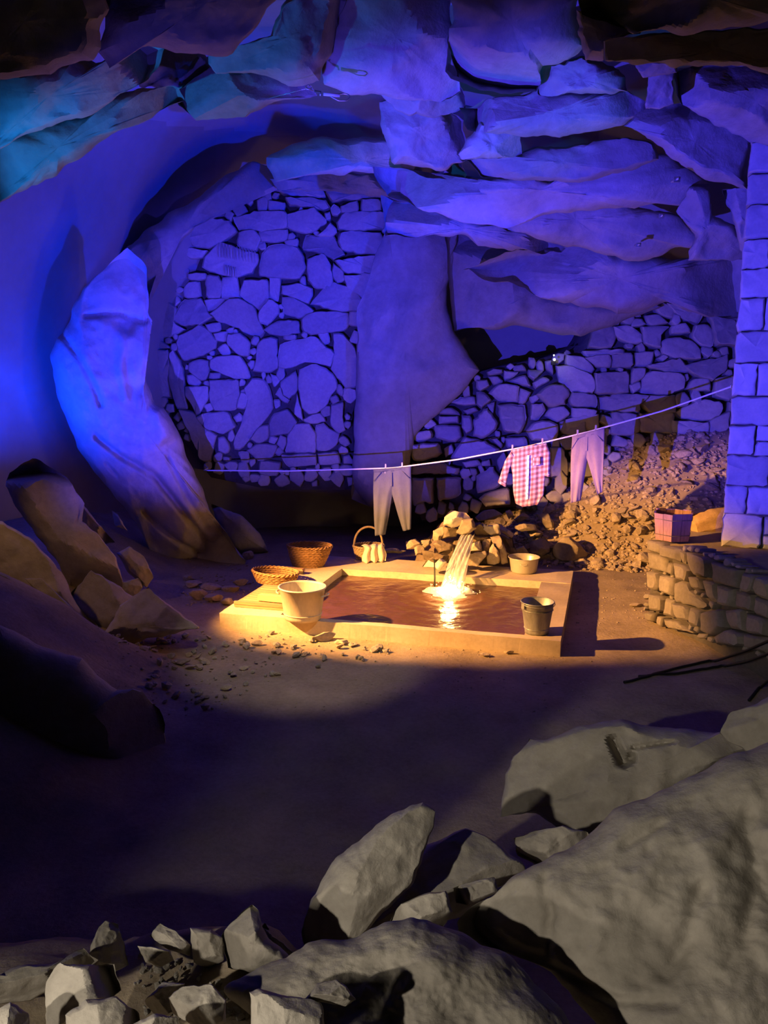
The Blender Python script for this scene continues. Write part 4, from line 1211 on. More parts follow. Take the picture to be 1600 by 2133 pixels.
# ------------------------------------------------------------------ rocks of the spring
SPRING = crop(840, 1040, .25, [
    [(340, 150), (400, 95), (520, 110), (560, 160), (500, 212), (420, 237), (335, 215)],
    [(490, 168), (580, 158), (612, 240), (562, 282), (480, 300), (440, 284)],
    [(250, 262), (335, 218), (352, 300), (300, 352), (243, 345)],
    [(240, 372), (310, 338), (420, 378), (412, 432), (300, 455)],
    [(150, 420), (250, 438), (385, 470), (375, 505), (175, 505)],
    [(160, 562), (200, 500), (262, 532), (312, 490), (368, 520), (300, 602), (250, 572)],
    [(560, 372), (642, 343), (664, 432), (555, 432)],
    [(515, 462), (682, 428), (702, 452), (622, 562), (515, 545)],
    [(698, 482), (740, 358), (792, 422), (812, 522), (760, 548), (698, 540)],
    [(636, 192), (700, 218), (800, 208), (812, 292), (730, 302), (636, 234)],
    [(798, 200), (930, 290), (902, 324), (810, 272)],
    [(718, 312), (802, 298), (862, 430), (872, 532), (818, 542), (800, 445)],
    [(325, 228), (472, 238), (445, 312), (325, 332)],
    [(146, 342), (212, 318), (242, 362), (168, 425)],
    [(90, 402), (162, 368), (184, 442), (104, 472)],
    [(588, 180), (632, 180), (722, 290), (680, 314), (598, 294)],
    [(555, 292), (722, 312), (702, 356), (562, 356)],
    [(415, 330), (545, 315), (545, 480), (415, 490)],
    [(660, 330), (730, 330), (720, 430), (650, 450)],
    [(20, 350), (100, 330), (150, 360), (120, 410), (30, 420)],
])
SPL = ['bright-lit crooked stone crowning the spring rock pile', 'brown stone just right of the crown stone over the spout', 'sloping brown stone left of the spout', 'dark shaded stone left of the falling water', 'dark low stone at the left foot of the spring pile',
       'pale forked stone at the rim left of the splash', 'brightly lit small block right of the falling water', 'broad brown stone right of the waterfall foot', 'pointed upright stone left of the enamel bowl', 'yellow-lit block on the right shoulder of the spring pile',
       'long yellow-lit slab sloping right off the spring pile', 'thin leaning plate between the pointed stone and the bowl', 'dark overhanging stone above the spout', 'small pale stone high on the left flank of the spring pile', 'dim stone at the far left of the spring pile',
       'dark tilted stone right of the crown stone', 'dark recessed stone under the right shoulder', 'wet dark stone behind the falling water', 'brown stone wedged between the lit block and the thin leaning plate', 'dim low stone left behind the spring pile']
SPY = [10.0, 9.95, 10.05, 9.9, 9.75, 9.55, 9.95, 9.75, 9.85, 10.1, 10.3, 9.95, 10.05, 10.1, 10.05, 10.1, 10.1, 10.1, 10.0, 10.3]
SPM = [M_PALE_LIT, M_SCREE, M_SCREE, M_WET_SHADE, M_WET_SHADE, M_PALE_LIT, M_PALE_LIT, M_SCREE, M_SCREE, M_PALE_LIT, M_PALE_LIT, M_SCREE, M_WET_SHADE, M_SCREE, M_SCREE, M_WET_SHADE, M_WET_SHADE, M_WET_SHADE, M_SCREE, M_SCREE]  # stones in the light get the pale colour
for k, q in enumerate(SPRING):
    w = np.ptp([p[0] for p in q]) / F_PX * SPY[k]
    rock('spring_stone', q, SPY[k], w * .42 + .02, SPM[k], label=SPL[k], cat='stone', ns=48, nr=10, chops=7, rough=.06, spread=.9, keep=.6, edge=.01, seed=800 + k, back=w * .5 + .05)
rock('spring_mound', [(860, 1192), (868, 1150), (900, 1110), (925, 1085), (960, 1080), (1010, 1095), (1060, 1120), (1090, 1170), (1080, 1195), (960, 1200)], 10.5, .3, M_WET_SHADE, label='dark core of stacked rock inside the spring pile', cat='rock', ns=70, chops=8, rough=.08, seed=840, back=.4)

# ------------------------------------------------------------------ scree
SCR = crop(840, 1040, .25, [
    [(1235, 425), (1280, 360), (1340, 308), (1385, 310), (1470, 370), (1542, 460), (1492, 528), (1320, 515), (1240, 465)],
    [(1060, 350), (1180, 318), (1226, 370), (1222, 440), (1160, 475), (1050, 442)],
    [(1110, 130), (1200, 108), (1258, 200), (1252, 252), (1190, 242)],
    [(600, 152), (660, 90), (760, 83), (832, 130), (760, 168), (620, 184)],
    [(850, 100), (890, 85), (920, 130), (880, 170)], [(920, 170), (1010, 100), (1050, 150), (960, 200)],
    [(1200, 60), (1240, 40), (1330, 110), (1300, 150), (1220, 120)], [(1310, 190), (1370, 145), (1420, 190), (1400, 260), (1340, 230)],
    [(900, 230), (1000, 200), (1100, 210), (1120, 260), (980, 270)], [(1030, 270), (1110, 240), (1170, 280), (1150, 310), (1060, 310)],
    [(840, 330), (910, 320), (930, 400), (860, 420)], [(940, 410), (1000, 385), (1050, 450), (940, 470)],
    [(1600, 480), (1640, 440), (1700, 490), (1660, 530)],
])
SCL = ['large angular boulder on the sand right of the enamel bowl', 'squat flat-topped rock between the bowl and the large angular boulder', 'tall pale slab standing in the scree under the shirt', 'rounded brown rock behind the right shoulder of the spring pile',
       'small upright stone right behind the rounded brown rock', 'purple-grey slab leaning in the scree left of the tall pale slab', 'slanting stone at the top of the scree below the small trousers', 'rough stone right of the tall pale slab', 'flat grey scree stone behind the long yellow-lit slab', 'squarish scree stone above the squat flat-topped rock',
       'amber chip behind the thin leaning plate', 'low stone touching the back of the enamel bowl', 'small pointed stone right of the large angular boulder']
SCY = [10.75, 10.8, 11.2, 10.9, 11.1, 11.2, 11.5, 11.3, 10.9, 11.0, 10.4, 10.3, 10.8]
for k, q in enumerate(SCR):
    w = np.ptp([p[0] for p in q]) / F_PX * SCY[k]
    rock('scree_rock', q, SCY[k], w * .4, M_SCREE, label=SCL[k], cat='rock', ns=52, nr=12, chops=8, rough=.05, spread=.8, keep=.6, seed=870 + k, back=w * .4)


def scatter(n, fn, meshes, m, name, label, group, smin, smax, sink=.25, power=2.0):
    for i in range(n):
        x, y = fn()
        s = smin + (smax - smin) * rng.random() ** power
        o = obj(name, meshes[i % len(meshes)], m, None, label, 'stone', group)
        o.location = (x, y, gz(x, y) + s * (.55 - sink))
        o.scale = (s, s, s); o.rotation_euler = (rng.uniform(-.5, .5), rng.uniform(-.5, .5), rng.uniform(0, 6.28))


def stuff_stones(n, fn, m, name, label, smin, smax, parent=None):
    base = []
    for me in PEBBLES:
        v = np.array([x.co[:] for x in me.vertices]); base.append((v, [tuple(p.vertices) for p in me.polygons]))
    parts = []
    for i in range(n):
        x, y = fn(); s = smin + (smax - smin) * rng.random() ** 2
        v, f = base[i % 6]
        a = rng.uniform(0, 6.28); c, sn = math.cos(a), math.sin(a)
        w = v * s
        w = np.stack([w[:, 0] * c - w[:, 1] * sn, w[:, 0] * sn + w[:, 1] * c, w[:, 2]], -1) + [x, y, gz(x, y) + s * .2]
        parts.append((w, f))
    v, f = merge_parts(parts)
    o = obj(name, mesh(v, f, False), m, parent, label, 'gravel' if parent is None else None, None, 'stuff')
    return o


def in_scree():
    while True:
        x = rng.uniform(1.2, 4.7); y = rng.uniform(10.25, 12.0)
        if y > 11.0 - .42 * (x - 1.2) + .25 * rng.random() and y > 10.25:
            return x, y


scatter(290, in_scree, STONES + FLAKES, M_SCREE, 'scree_stone', 'fist-sized angular brown stone in the scree below the right rubble wall', 'loose scree stones below the right wall', .05, .14)
stuff_stones(3200, in_scree, M_SCREE, 'scree_gravel', 'fine broken gravel between the scree stones below the right wall', .02, .06)


def on_floor_px(x0, x1, y0, y1, shape=None):
    def fn():
        while True:
            x, y = rng.uniform(x0, x1), rng.uniform(y0, y1)
            if shape is None or inside(shape, x, y):
                p = G(x, y, 0.0)
                return p[0], p[1]
    return fn


FL = [(230, 1330), (330, 1320), (420, 1300), (520, 1310), (800, 1345), (820, 1375), (600, 1400), (430, 1490), (300, 1460), (230, 1400)]
scatter(200, on_floor_px(220, 830, 1295, 1490, FL), FLAKES + PEBBLES, M_STONE, 'floor_pebble', 'small grey stone chip strewn on the sand in front of the basin', 'stone chips strewn on the sand at the front left', .014, .065, .1, 2.2)
stuff_stones(700, on_floor_px(200, 1250, 1300, 1490), M_SCREE, 'floor_grit', 'fine grit on the sandy floor in front of the basin', .005, .014)
stuff_stones(260, on_floor_px(380, 560, 1170, 1260), M_SCREE, 'grit_patch', 'grit at the foot of the leaning rock pillar', .01, .03)
stuff_stones(200, on_floor_px(1200, 1360, 1160, 1300), M_SCREE, 'sand_grit', 'fine grit on the sand between basin and low wall', .006, .018)


def placed(name, px, py, s, label, me, m=M_SCREE, z=0.0, sc=(1, 1, 1), rz=0, cat='stone'):
    p = G(px, py, z)
    o = obj(name, me, m, None, label, cat)
    zz = gz(p[0], p[1]) if z == 0 else z
    o.location = (p[0], p[1], zz + s * sc[2] * .42)
    o.scale = (s * sc[0], s * sc[1], s * sc[2]); o.rotation_euler = (0, 0, rz)
    return o


placed('floor_stone', 672, 1330, .13, 'heart-shaped brown stone lying against the front of the basin', STONES[1], M_SCREE, sc=(1.15, .7, .6), rz=.2)
placed('floor_stone', 709, 1336, .06, 'small dark blue-grey stone right of the heart-shaped stone', STONES[4], M_WET_SHADE, sc=(1.2, .8, .8))
placed('floor_stone', 735, 1342, .05, 'pale chip right of the small dark blue-grey stone', FLAKES[1], M_SCREE, sc=(1.6, 1, .8), rz=1)
placed('floor_stone', 1012, 1362, .055, 'pale chip on the sand in front of the basin middle, left of its neighbour', FLAKES[2], M_SCREE)
placed('floor_stone', 1060, 1358, .05, 'pale chip on the sand in front of the basin middle, right of its neighbour', FLAKES[3], M_SCREE)
placed('floor_stone', 1325, 1262, .07, 'dark broken stone on the orange sand left of the low wall', STONES[6], M_WET_SHADE, sc=(1.3, .8, .7))
placed('floor_stone', 378, 1392, .075, 'largest flat chip on the grey sand at the lower left', FLAKES[0], M_SCREE, sc=(1.4, 1, .9))
for px, py, s, lab, k, mm, sc in (
        (405, 1222, .12, 'pale flat stone, leftmost in the upper row left of the basin', 0, M_SCREE, (1.1, .8, .5)),
        (438, 1225, .12, 'long pale stone in the middle of the row left of the basin', 2, M_PALE_LIT, (1.5, .7, .45)),
        (480, 1228, .11, 'forked pinkish stone at the right of the row left of the basin', 3, M_PALE_LIT, (1.1, .8, .6)),
        (412, 1245, .11, 'dark rounded stone, lower left of the row left of the basin', 5, M_SCREE, (1, .8, .7)),
        (445, 1249, .11, 'brown squared stone under the long pale stone', 6, M_SCREE, (1.1, .8, .7)),
        (477, 1256, .08, 'brown wedge stone next to the washing board', 7, M_SCREE, (1.3, .8, .6)),
        (395, 1212, .09, 'small dim stone behind the leftmost pale stone', 8, M_SCREE, (1.1, .8, .6)),
        (500, 1215, .10, 'dim grey stone behind the forked pinkish stone', 1, M_SCREE, (1.2, .8, .5)),
        (515, 1160, .09, 'round pale stone at the foot of the leaning rock pillar', 4, M_SCREE, (1, .9, .8))):
    placed('rim_stone', px, py, s, lab, STONES[k], mm, sc=(sc[0], sc[1], sc[2] * 1.45), rz=rng.uniform(-.3, .3))

# ------------------------------------------------------------------ vessels
def at_rim(px, py, z=BTOP):
    p = G(px, py, z)
    return p


# large zinc tub
tp_ = bl(.90, .30, BTOP)
tub = thing('zinc_tub', 'large whitewashed zinc washtub standing on the front left of the basin rim', 'tub', at_rim(631, 1288), BANG)
k_ = .205
v, f = lathe([(.001, .004), (.165, .004), (.172, .012), (.178, .03), (.2215, .315), (.2215, .33), (.235, .335), (.239, .328), (.239, .318), (.228, .315), (.186, .028), (.180, .0), (.001, 0)][::-1], 48, 1.0, .92)
obj('tub_body', fix_normals(mesh(v, f)), M_TIN, tub)
v, f = tube([(.236 * math.cos(a), .236 * .92 * math.sin(a), .327) for a in np.linspace(0, 2 * math.pi, 49)], .009, 8, False)
obj('rolled_rim', mesh(v, f), M_TIN, tub)
for s in (-1, 1):
    v, f = tube([(s * (.222 + .05 * math.sin(t)), .062 * math.cos(t) * 1.0, .255 + .012 * math.sin(t)) for t in np.linspace(0, math.pi, 14)], .008, 8)
    obj('handle', mesh(v, f), M_TIN, tub)
v, f = tube([(.192 * math.cos(a), .192 * .92 * math.sin(a), .06) for a in np.linspace(0, 2 * math.pi, 49)], .005, 6, False)
obj('hoop', mesh(v, f), M_TIN, tub)

# grey bucket
bucket = thing('zinc_bucket', 'grey zinc bucket standing on the front right corner of the basin rim', 'bucket', at_rim(1118, 1317), .4)
v, f = lathe([(.001, .012), (.105, .012), (.108, .02), (.148, .30), (.157, .305), (.157, .296), (.152, .292), (.113, .02), (.112, 0), (.001, 0)][::-1], 40)
obj('bucket_body', fix_normals(mesh(v, f)), M_ZINC, bucket)
v, f = tube([(.154 * math.cos(a), .154 * math.sin(a), .302) for a in np.linspace(0, 2 * math.pi, 41)], .006, 8, False)
obj('rolled_rim', mesh(v, f), M_ZINC, bucket)
for z_, r_ in ((.05, .119), (.23, .146)):
    v, f = tube([(r_ * math.cos(a), r_ * math.sin(a), z_) for a in np.linspace(0, 2 * math.pi, 41)], .004, 6, False)
    obj('hoop', mesh(v, f), M_ZINC, bucket)
for s in (-1, 1):
    v, f = box(s * .158, 0, .275, .012, .05, .05)
    obj('ear', mesh(v, f, False), M_ZINC, bucket)
v, f = tube([(.162 * math.cos(t), -.162 * math.sin(t) * .98, .29 - .012 * math.sin(t)) for t in np.linspace(0, math.pi, 24)], .004, 6)
obj('bail', mesh(v, f), M_ZINC, bucket)

# enamel bowl
bowl = thing('enamel_bowl', 'shallow cream enamel bowl on the back right rim of the basin', 'bowl', at_rim(1091, 1191))
v, f = lathe([(.001, .012), (.135, .012), (.150, .022), (.172, .16), (.182, .185), (.192, .19), (.191, .184), (.178, .165), (.157, .02), (.142, .0), (.001, 0)][::-1], 48)
obj('bowl_body', fix_normals(mesh(v, f)), M_ENAMEL, bowl)
v, f = tube([(.191 * math.cos(a), .191 * math.sin(a), .187) for a in np.linspace(0, 2 * math.pi, 49)], .005, 8, False)
obj('rolled_rim', mesh(v, f), M_ENAMEL, bowl)
a0 = -1.75
v, f = tube([(.168 * math.cos(a0 + t), .168 * math.sin(a0 + t) - .01, .13 - .012 * math.sin((t + .25) / .5 * 3.14)) for t in np.linspace(-.25, .25, 9)], .006, 6)
obj('grip', mesh(v, f), M_ENAMEL, bowl)


def wicker(t, rx, ry, H, flare, mat, rows=11, stakes=26, lean=0.0):
    def prof(z):
        k = z / H
        return (1 - flare) + flare * k ** .8
    parts = []
    for r in range(rows):
        z = H * (r + .5) / rows
        path = []
        for i in range(stakes * 4 + 1):
            a = 2 * math.pi * i / (stakes * 4)
            w = 1 + .022 * math.cos(a * stakes + (math.pi if r % 2 else 0))
            s = prof(z) * w
            path.append((rx * s * math.cos(a) + lean * z, ry * s * math.sin(a), z))
        parts.append(tube(path, H / rows * .52, 5, False))
    v, f = merge_parts(parts)
    obj('weave', mesh(v, f), mat, t)
    parts = []
    for i in range(stakes):
        a = 2 * math.pi * i / stakes
        parts.append(tube([(rx * prof(z) * math.cos(a) + lean * z, ry * prof(z) * math.sin(a), z) for z in np.linspace(0, H, 6)], .007, 5))
    v, f = merge_parts(parts)
    obj('stakes', mesh(v, f), mat, t)
    parts = []
    for ph in (0, math.pi):
        parts.append(tube([(rx * (1.0 + .03 * math.cos(a * 16 + ph)) * math.cos(a) + lean * H, ry * (1.0 + .03 * math.cos(a * 16 + ph)) * math.sin(a), H + .010 * math.sin(a * 16 + ph)) for a in np.linspace(0, 2 * math.pi, 130)], .011, 6, False))
    v, f = merge_parts(parts)
    obj('braided_rim', mesh(v, f), mat, t)
    v, f = lathe([(.001, .012), (.97 * (1 - flare), .012), (.97 * (1 - flare), 0), (.001, 0)], 40, rx, ry)
    obj('base', fix_normals(mesh(v, f)), mat, t)


b1 = thing('laundry_basket', 'brown flaring wicker laundry basket on the back left of the basin', 'basket', G(640, 1182, .13) + [0, .1, 0], BANG)
wicker(b1, .285, .21, .26, .34, M_WICKER, 11, 28, .10)
b2 = thing('wicker_tray', 'low oval wicker tray lying left behind the zinc tub', 'basket', G(574, 1213, .13), BANG - .25)
wicker(b2, .30, .19, .13, .22, M_WICKER, 6, 26)
bb = G(768, 1163, .13)
b3 = thing('handled_basket', 'round willow basket with a tall hoop handle on the back rim of the basin', 'basket', bb, .2)
wicker(b3, .20, .18, .17, .22, M_WICKER2, 8, 22)
v, f = tube([(.19 * math.cos(t), .02, .15 + .27 * math.sin(t) ** .8) for t in np.linspace(0.0, math.pi, 26)], .014, 8)
obj('hoop_handle', mesh(v, f), M_WICKER2, b3)

# rag draped over the willow basket
n1, n2 = 26, 30
V = []
for j in range(n2):
    t = j / (n2 - 1)
    for i in range(n1):
        a = (i / (n1 - 1) - .5)
        x = a * (.26 + .05 * t)
        if t < .35:
            y = -.05 - .16 * t / .35; z = .192 + .012 * math.sin(t * 9)
        else:
            k2 = (t - .35) / .65
            y = -.21 - .05 * k2; z = .192 - .20 * k2 * (1 + .15 * math.sin(a * 9))
        V.append((x + .012 * math.sin(9 * t + 4 * a), y - .022 * math.sin(a * 20 + t * 3) * (0.3 + t), max(z, .012) + .008 * math.sin(16 * a + 5 * t)))
me = mesh(V, grid_faces(n1, n2))
rag = obj('washed_cloth', me, M_CLOTH, None, 'crumpled pale cloth hanging over the front of the willow basket', 'cloth')
rag.location = bb + np.array([.035, 0, .0]); rag.rotation_euler = (0, 0, .2)
md = rag.modifiers.new('thickness', 'SOLIDIFY'); md.thickness = .008
placed('rim_stone', 820, 1152, .12, 'brown driftwood-like stone right of the willow basket', STONES[7], M_SCREE, .10, (1.7, .8, .5), .2)
placed('rim_stone', 838, 1152, .06, 'small lit chip at the right end of the driftwood-like stone', FLAKES[4], M_PALE_LIT, .16, (1.3, 1, .9))

# washing board and soap block on the left rim
wb = thing('washing_board', 'brown wooden washing board lying on the left end of the basin', 'board', bl(.36, .62, BTOP + .004), BANG + .0)
V, Fc = box(0, 0, .018, .60, .80, .036)
bm_me = mesh(V, Fc, False)
obj('board', bm_me, M_BOARD, wb)
for i in range(9):
    v, f = tube([(-.26, -.32 + i * .075, .036), (.26, -.32 + i * .075, .036)], .008, 6)
    obj('rib', mesh(v, f), M_BOARD, wb)
v, f = box(0, -.39, .045, .60, .03, .03)
obj('batten', mesh(v, f, False), M_BOARD, wb)
sp_ = bl(.42, .38, BTOP + .052)
sb = thing('wood_block', 'pale wooden block lying on the washing board left of the zinc tub', 'block', sp_, BANG - .06)
v, f = box(0, 0, .03, .30, .085, .06, .95)
me = mesh(v, f, False)
obj('block', me, M_BLOCK, sb)
bh = thing('scrubbing_brush', 'dark long scrubbing brush lying behind the wicker tray', 'brush', G(612, 1192, .14) + [0, -.02, 0], BANG - .15)
v, f = box(0, 0, .05, .30, .06, .025, .9)
obj('brush_back', mesh(v, f, False), M_BOARD, bh)
parts = []
for i in range(14):
    for j in range(4):
        x, y = -.13 + i * .02, -.022 + j * .0147
        parts.append(tube([(x, y, .04), (x + rng.uniform(-.004, .004), y, .0)], .005, 5))
v, f = merge_parts(parts)
obj('bristles', mesh(v, f), M_WET_SHADE, bh, kind='stuff')
st = thing('thin_stake', 'thin dark stake standing in the water left of the waterfall', 'stake', tuple(P(905, 1224, 9.25)))
v, f = tube([(0, 0, -.1), (.004, 0, .12), (-.004, 0, .33)], [.012, .011, .008], 6)
obj('shaft', mesh(v, f), M_BLACK, st)
v, f = tube([(-.004, 0, .33), (-.006, .0, .345)], [.011, .006], 6)
obj('tip', mesh(v, f), M_BLACK, st)

# wooden staved planter on the low wall
pl = thing('wooden_planter', 'reddish six-sided wooden bucket standing on the corner of the low wall', 'planter', G(1409, 1127, .86) + [0, .12, 0], R(8))
RB, RT, HH = .185, .215, .285
for s in range(6):
    a0, a1 = R(60 * s), R(60 * s + 60)
    for k in range(2):
        t0, t1 = k / 2 + .01, (k + 1) / 2 - .01
        def corner(rad, t, z):
            x = rad * ((1 - t) * math.cos(a0) + t * math.cos(a1)); y = rad * ((1 - t) * math.sin(a0) + t * math.sin(a1))
            return (x, y, z)
        hh = HH + rng.uniform(-.012, .012)
        V = [corner(RB, t0, 0), corner(RB, t1, 0), corner(RT, t1, hh), corner(RT, t0, hh), corner(RB - .02, t0, 0), corner(RB - .02, t1, 0), corner(RT - .02, t1, hh), corner(RT - .02, t0, hh)]
        obj('stave', fix_normals(mesh(V, [(0, 1, 2, 3), (7, 6, 5, 4), (0, 4, 5, 1), (1, 5, 6, 2), (2, 6, 7, 3), (3, 7, 4, 0)], False)), M_STAVE, pl)
V = [(r_ * math.cos(R(60 * s)), r_ * math.sin(R(60 * s)), z) for z, r_ in ((.0, RB - .02), (.175, RT - .035)) for s in range(6)] + [(0, 0, .20)]
obj('earth', fix_normals(mesh(V, [(s, (s + 1) % 6, 6 + (s + 1) % 6, 6 + s) for s in range(6)] + [(6 + s, 6 + (s + 1) % 6, 12) for s in range(6)], False)), M_SOIL, pl)
for z in (.06, .22):
    rad = RB + (RT - RB) * z / HH + .003
    v, f = tube([(rad * math.cos(R(60 * s)), rad * math.sin(R(60 * s)), z) for s in range(7)], .004, 5, False)
    obj('hoop', mesh(v, f), M_WET_SHADE, pl)
rock('earth_bank', [(1425, 1078), (1450, 1068), (1500, 1058), (1560, 1050), (1640, 1052), (1640, 1125), (1520, 1122), (1440, 1112)], 8.75, .12, M_SOIL, label='amber-lit earth bank behind the wooden bucket on the low wall', cat='bank', chops=4, rough=.08, seed=901, back=.5, fc=.05, fcell=.3)

# ------------------------------------------------------------------ clothesline and laundry
LP = [(425, 980, 11.2), (600, 981, 10.55), (818, 975, 10.0), (955, 957, 9.78), (1098, 930, 9.55), (1228, 899, 9.15), (1380, 856, 8.6), (1527, 804, 8.05)]
LN = np.array([P(*a) for a in LP])
line = thing('clothesline', 'white cord clothesline running from the leaning rock pillar to the stone pillar', 'clothesline', LN[0])
sl = np.linspace(0, 1, 90)
dens = np.stack([np.interp(sl, np.linspace(0, 1, len(LN)), LN[:, k]) for k in range(3)], -1)
v, f = tube(dens - LN[0], .0085, 8)
obj('cord', mesh(v, f), M_ROPE, line)
v, f = tube([(0, 0, .0), (.0, .25, 0.0), (-.1, .5, .02)], .0085, 8)
obj('tied_end', mesh(v, f), M_ROPE, line)
ee = LN[-1] - LN[0]
v, f = tube([ee + np.array([.03 * math.cos(a), -.02, .03 * math.sin(a)]) for a in np.linspace(0, 6.0, 16)], .006, 6)
obj('hook', mesh(v, f), M_STEEL, line)


def line_at(px):
    t = np.interp(px, [a[0] for a in LP], np.arange(len(LP)))
    i = min(int(t), len(LP) - 2); a = t - i
    return LN[i] * (1 - a) + LN[i + 1] * a, LN[i + 1] - LN[i]


def panel(L, Rr, th=.018, folds=.012, freq=3.0, seed=0, n=28, m=30, ywave=0.0):
    """tube of cloth between a left and a right edge, each a list of (x, z)"""
    l = resample(np.array(L, float), m, False); r = resample(np.array(Rr, float), m, False)
    V, UV = [], []
    rs = np.random.RandomState(seed); ph = rs.uniform(0, 6, 3)
    for j in range(m):
        t = j / (m - 1)
        mid = (l[j] + r[j]) / 2; hv = (r[j] - l[j]) / 2
        for i in range(n):
            a = 2 * math.pi * i / n
            c = math.cos(a); s = math.sin(a)
            q = mid + hv * c
            y = -th * (s if abs(s) > .02 else 0) * (1 if s > 0 else .6)
            wv_ = folds * (.25 + .75 * t) * (math.sin(freq * 3.1 * c + ph[0] + 1.6 * t) + .5 * math.sin(freq * 6.3 * c + ph[1] - 2 * t)) + .5 * folds * math.sin(5 * t + ph[2])
            V.append((q[0], y + wv_ + ywave * t * t, q[1]))
            UV.append((q[0] + (0.5 if s < 0 else 0), q[1]))
    return V, grid_faces(n, m, True), UV


def garment(name, px0, px1, label, cat):
    a, _ = line_at(px0); b, _ = line_at(px1)
    d = b - a
    ang = math.atan2(d[1], d[0])
    mid = (a + b) / 2
    o = thing(name, label, cat, mid, ang)
    slope = d[2] / math.hypot(d[0], d[1])
    return o, slope, math.hypot(d[0], d[1])


def cloth_obj(name, parts, m, parent, slope, uv=False, **kw):
    V, Fc, U = [], [], []
    for v, f, u in parts:
        n = len(V)
        V += [(x, y, z + slope * x) for x, y, z in v]; Fc += [tuple(i + n for i in q) for q in f]; U += u
    me = mesh(V, Fc)
    if uv:
        ul = me.uv_layers.new(name='UVMap')
        for lp in me.loops:
            ul.data[lp.index].uv = U[lp.vertex_index]
    o = obj(name, me, m, parent, **kw)
    md = o.modifiers.new('thickness', 'SOLIDIFY'); md.thickness = .004
    return o


def peg(px, label, dz=0.0):
    p, _ = line_at(px)
    o = thing('clothes_peg', label, 'peg', p + np.array([0, 0, -.055]))
    for s in (-1, 1):
        v, f = box(0, s * .008, .05, .018, .009, .115, .8)
        obj('prong', mesh(v, f, False), M_PEG, o)
    v, f = tube([(-.012, -.012, .065), (-.012, .012, .065), (.012, .012, .06), (.012, -.012, .06)], .002, 5)
    obj('spring', mesh(v, f), M_STEEL, o)


def trousers(name, px0, px1, H, label, m, splay, seed, skew=0.0):
    o, sl_, W = garment(name, px0, px1, label, 'trousers')
    w = W / 2
    z0 = -.012
    lg = panel([(-w, z0), (-w * 1.03, -.3 * H), (-w * .99, -.7 * H), (-w * .94, -H)], [(w * .22, z0), (w * .20, -.28 * H), (w * .02, -.40 * H), (-w * (.08 + splay * .5) + skew * .3, -.7 * H), (-w * (.22 + splay) + skew, -H * .995)], .030, .012, 2.0, seed + 1, 30, 44)
    rg = panel([(-w * .22, z0), (-w * .20, -.28 * H), (w * .0, -.40 * H), (w * (.24 + splay * .4) + skew, -.7 * H), (w * (.44 + splay) + skew * 1.3, -H * .955)], [(w, z0), (w * 1.04, -.3 * H), (w * 1.03, -.7 * H), (w * 1.02 + skew * .5, -H * .93)], .030, .012, 2.0, seed + 2, 30, 44)
    cloth_obj('trouser_leg', [lg], m, o, sl_)
    cloth_obj('trouser_leg', [rg], m, o, sl_)
    wbnd = panel([(-w * 1.01, z0 + .006), (-w * 1.01, z0 - .035)], [(w * 1.01, z0 + .006), (w * 1.01, z0 - .035)], .034, .010, 2.2, seed, 36, 5)
    cloth_obj('waistband', [wbnd], m, o, sl_)
    v, f = box(.0, -.034, -.15 * H - .02, .022, .006, .20 * H)
    obj('fly', mesh([(x, y, z + sl_ * x) for x, y, z in v], f, False), m, o)
    for s in (-1, 1):
        v, f = tube([(s * w * .55, -.034, z0 - .04), (s * w * .75, -.034, z0 - .09), (s * w * .97, -.026, z0 - .14)], .005, 5)
        obj('pocket_seam', mesh([(x, y, z + sl_ * x) for x, y, z in v], f), m, o)
    return o


trousers('trousers', 780, 857, .85, 'dim blue-grey trousers hanging left of the shirt above the basin back', M_DENIM2, .16, 11)
trousers('trousers', 1193, 1262, .775, 'mauve trousers hanging right of the checked shirt', M_DENIM, .20, 21, .02)

sh, sl_, W = garment('checked_shirt', 1064, 1142, 'pink checked long-sleeved shirt hanging on the clothesline', 'shirt')
w = W / 2; H = .70
cloth_obj('shirt_body', [panel([(-w * .95, -.01), (-w * .98, -.16), (-w * .86, -.30), (-w * .80, -.52), (-w * .66, -.66), (-w * .3, -.71)], [(w * .95, -.015), (w * .98, -.16), (w * .95, -.3), (w * .92, -.50), (w * .90, -.62), (w * .62, -.72)], .035, .013, 2.4, 31, 44, 40)], M_PLAID, sh, sl_, True)
cloth_obj('sleeve', [panel([(-w * .95, -.02), (-w * 1.28, -.12), (-w * 1.62, -.34)], [(-w * .72, -.10), (-w * 1.0, -.22), (-w * 1.20, -.42)], .03, .006, 1.6, 32, 22, 24)], M_PLAID, sh, sl_, True)
cloth_obj('sleeve', [panel([(w * .80, -.10), (w * .88, -.25), (w * .92, -.38)], [(w * .97, -.02), (w * 1.18, -.14), (w * 1.22, -.41)], .03, .006, 1.6, 33, 22, 24)], M_PLAID, sh, sl_, True)
cloth_obj('cuff', [panel([(-w * 1.58, -.315), (-w * 1.66, -.355)], [(-w * 1.14, -.40), (-w * 1.20, -.435)], .034, .004, 1.6, 32, 20, 5)], M_PLAID, sh, sl_, True)
cloth_obj('cuff', [panel([(w * .90, -.355), (w * .92, -.395)], [(w * 1.24, -.385), (w * 1.23, -.42)], .034, .004, 1.6, 33, 20, 5)], M_PLAID, sh, sl_, True)
cloth_obj('collar', [panel([(-w * .35, .0), (-w * .28, -.05), (-w * .05, -.075)], [(w * .42, .0), (w * .36, -.05), (w * .12, -.08)], .045, .004, 1.4, 34, 24, 8)], M_PLAID, sh, sl_, True)
v, f = box(.05 * w, -.050, -.37, .028, .006, .52)
obj('placket', mesh([(x, y, z + sl_ * x) for x, y, z in v], f, False), M_ROPE, sh)
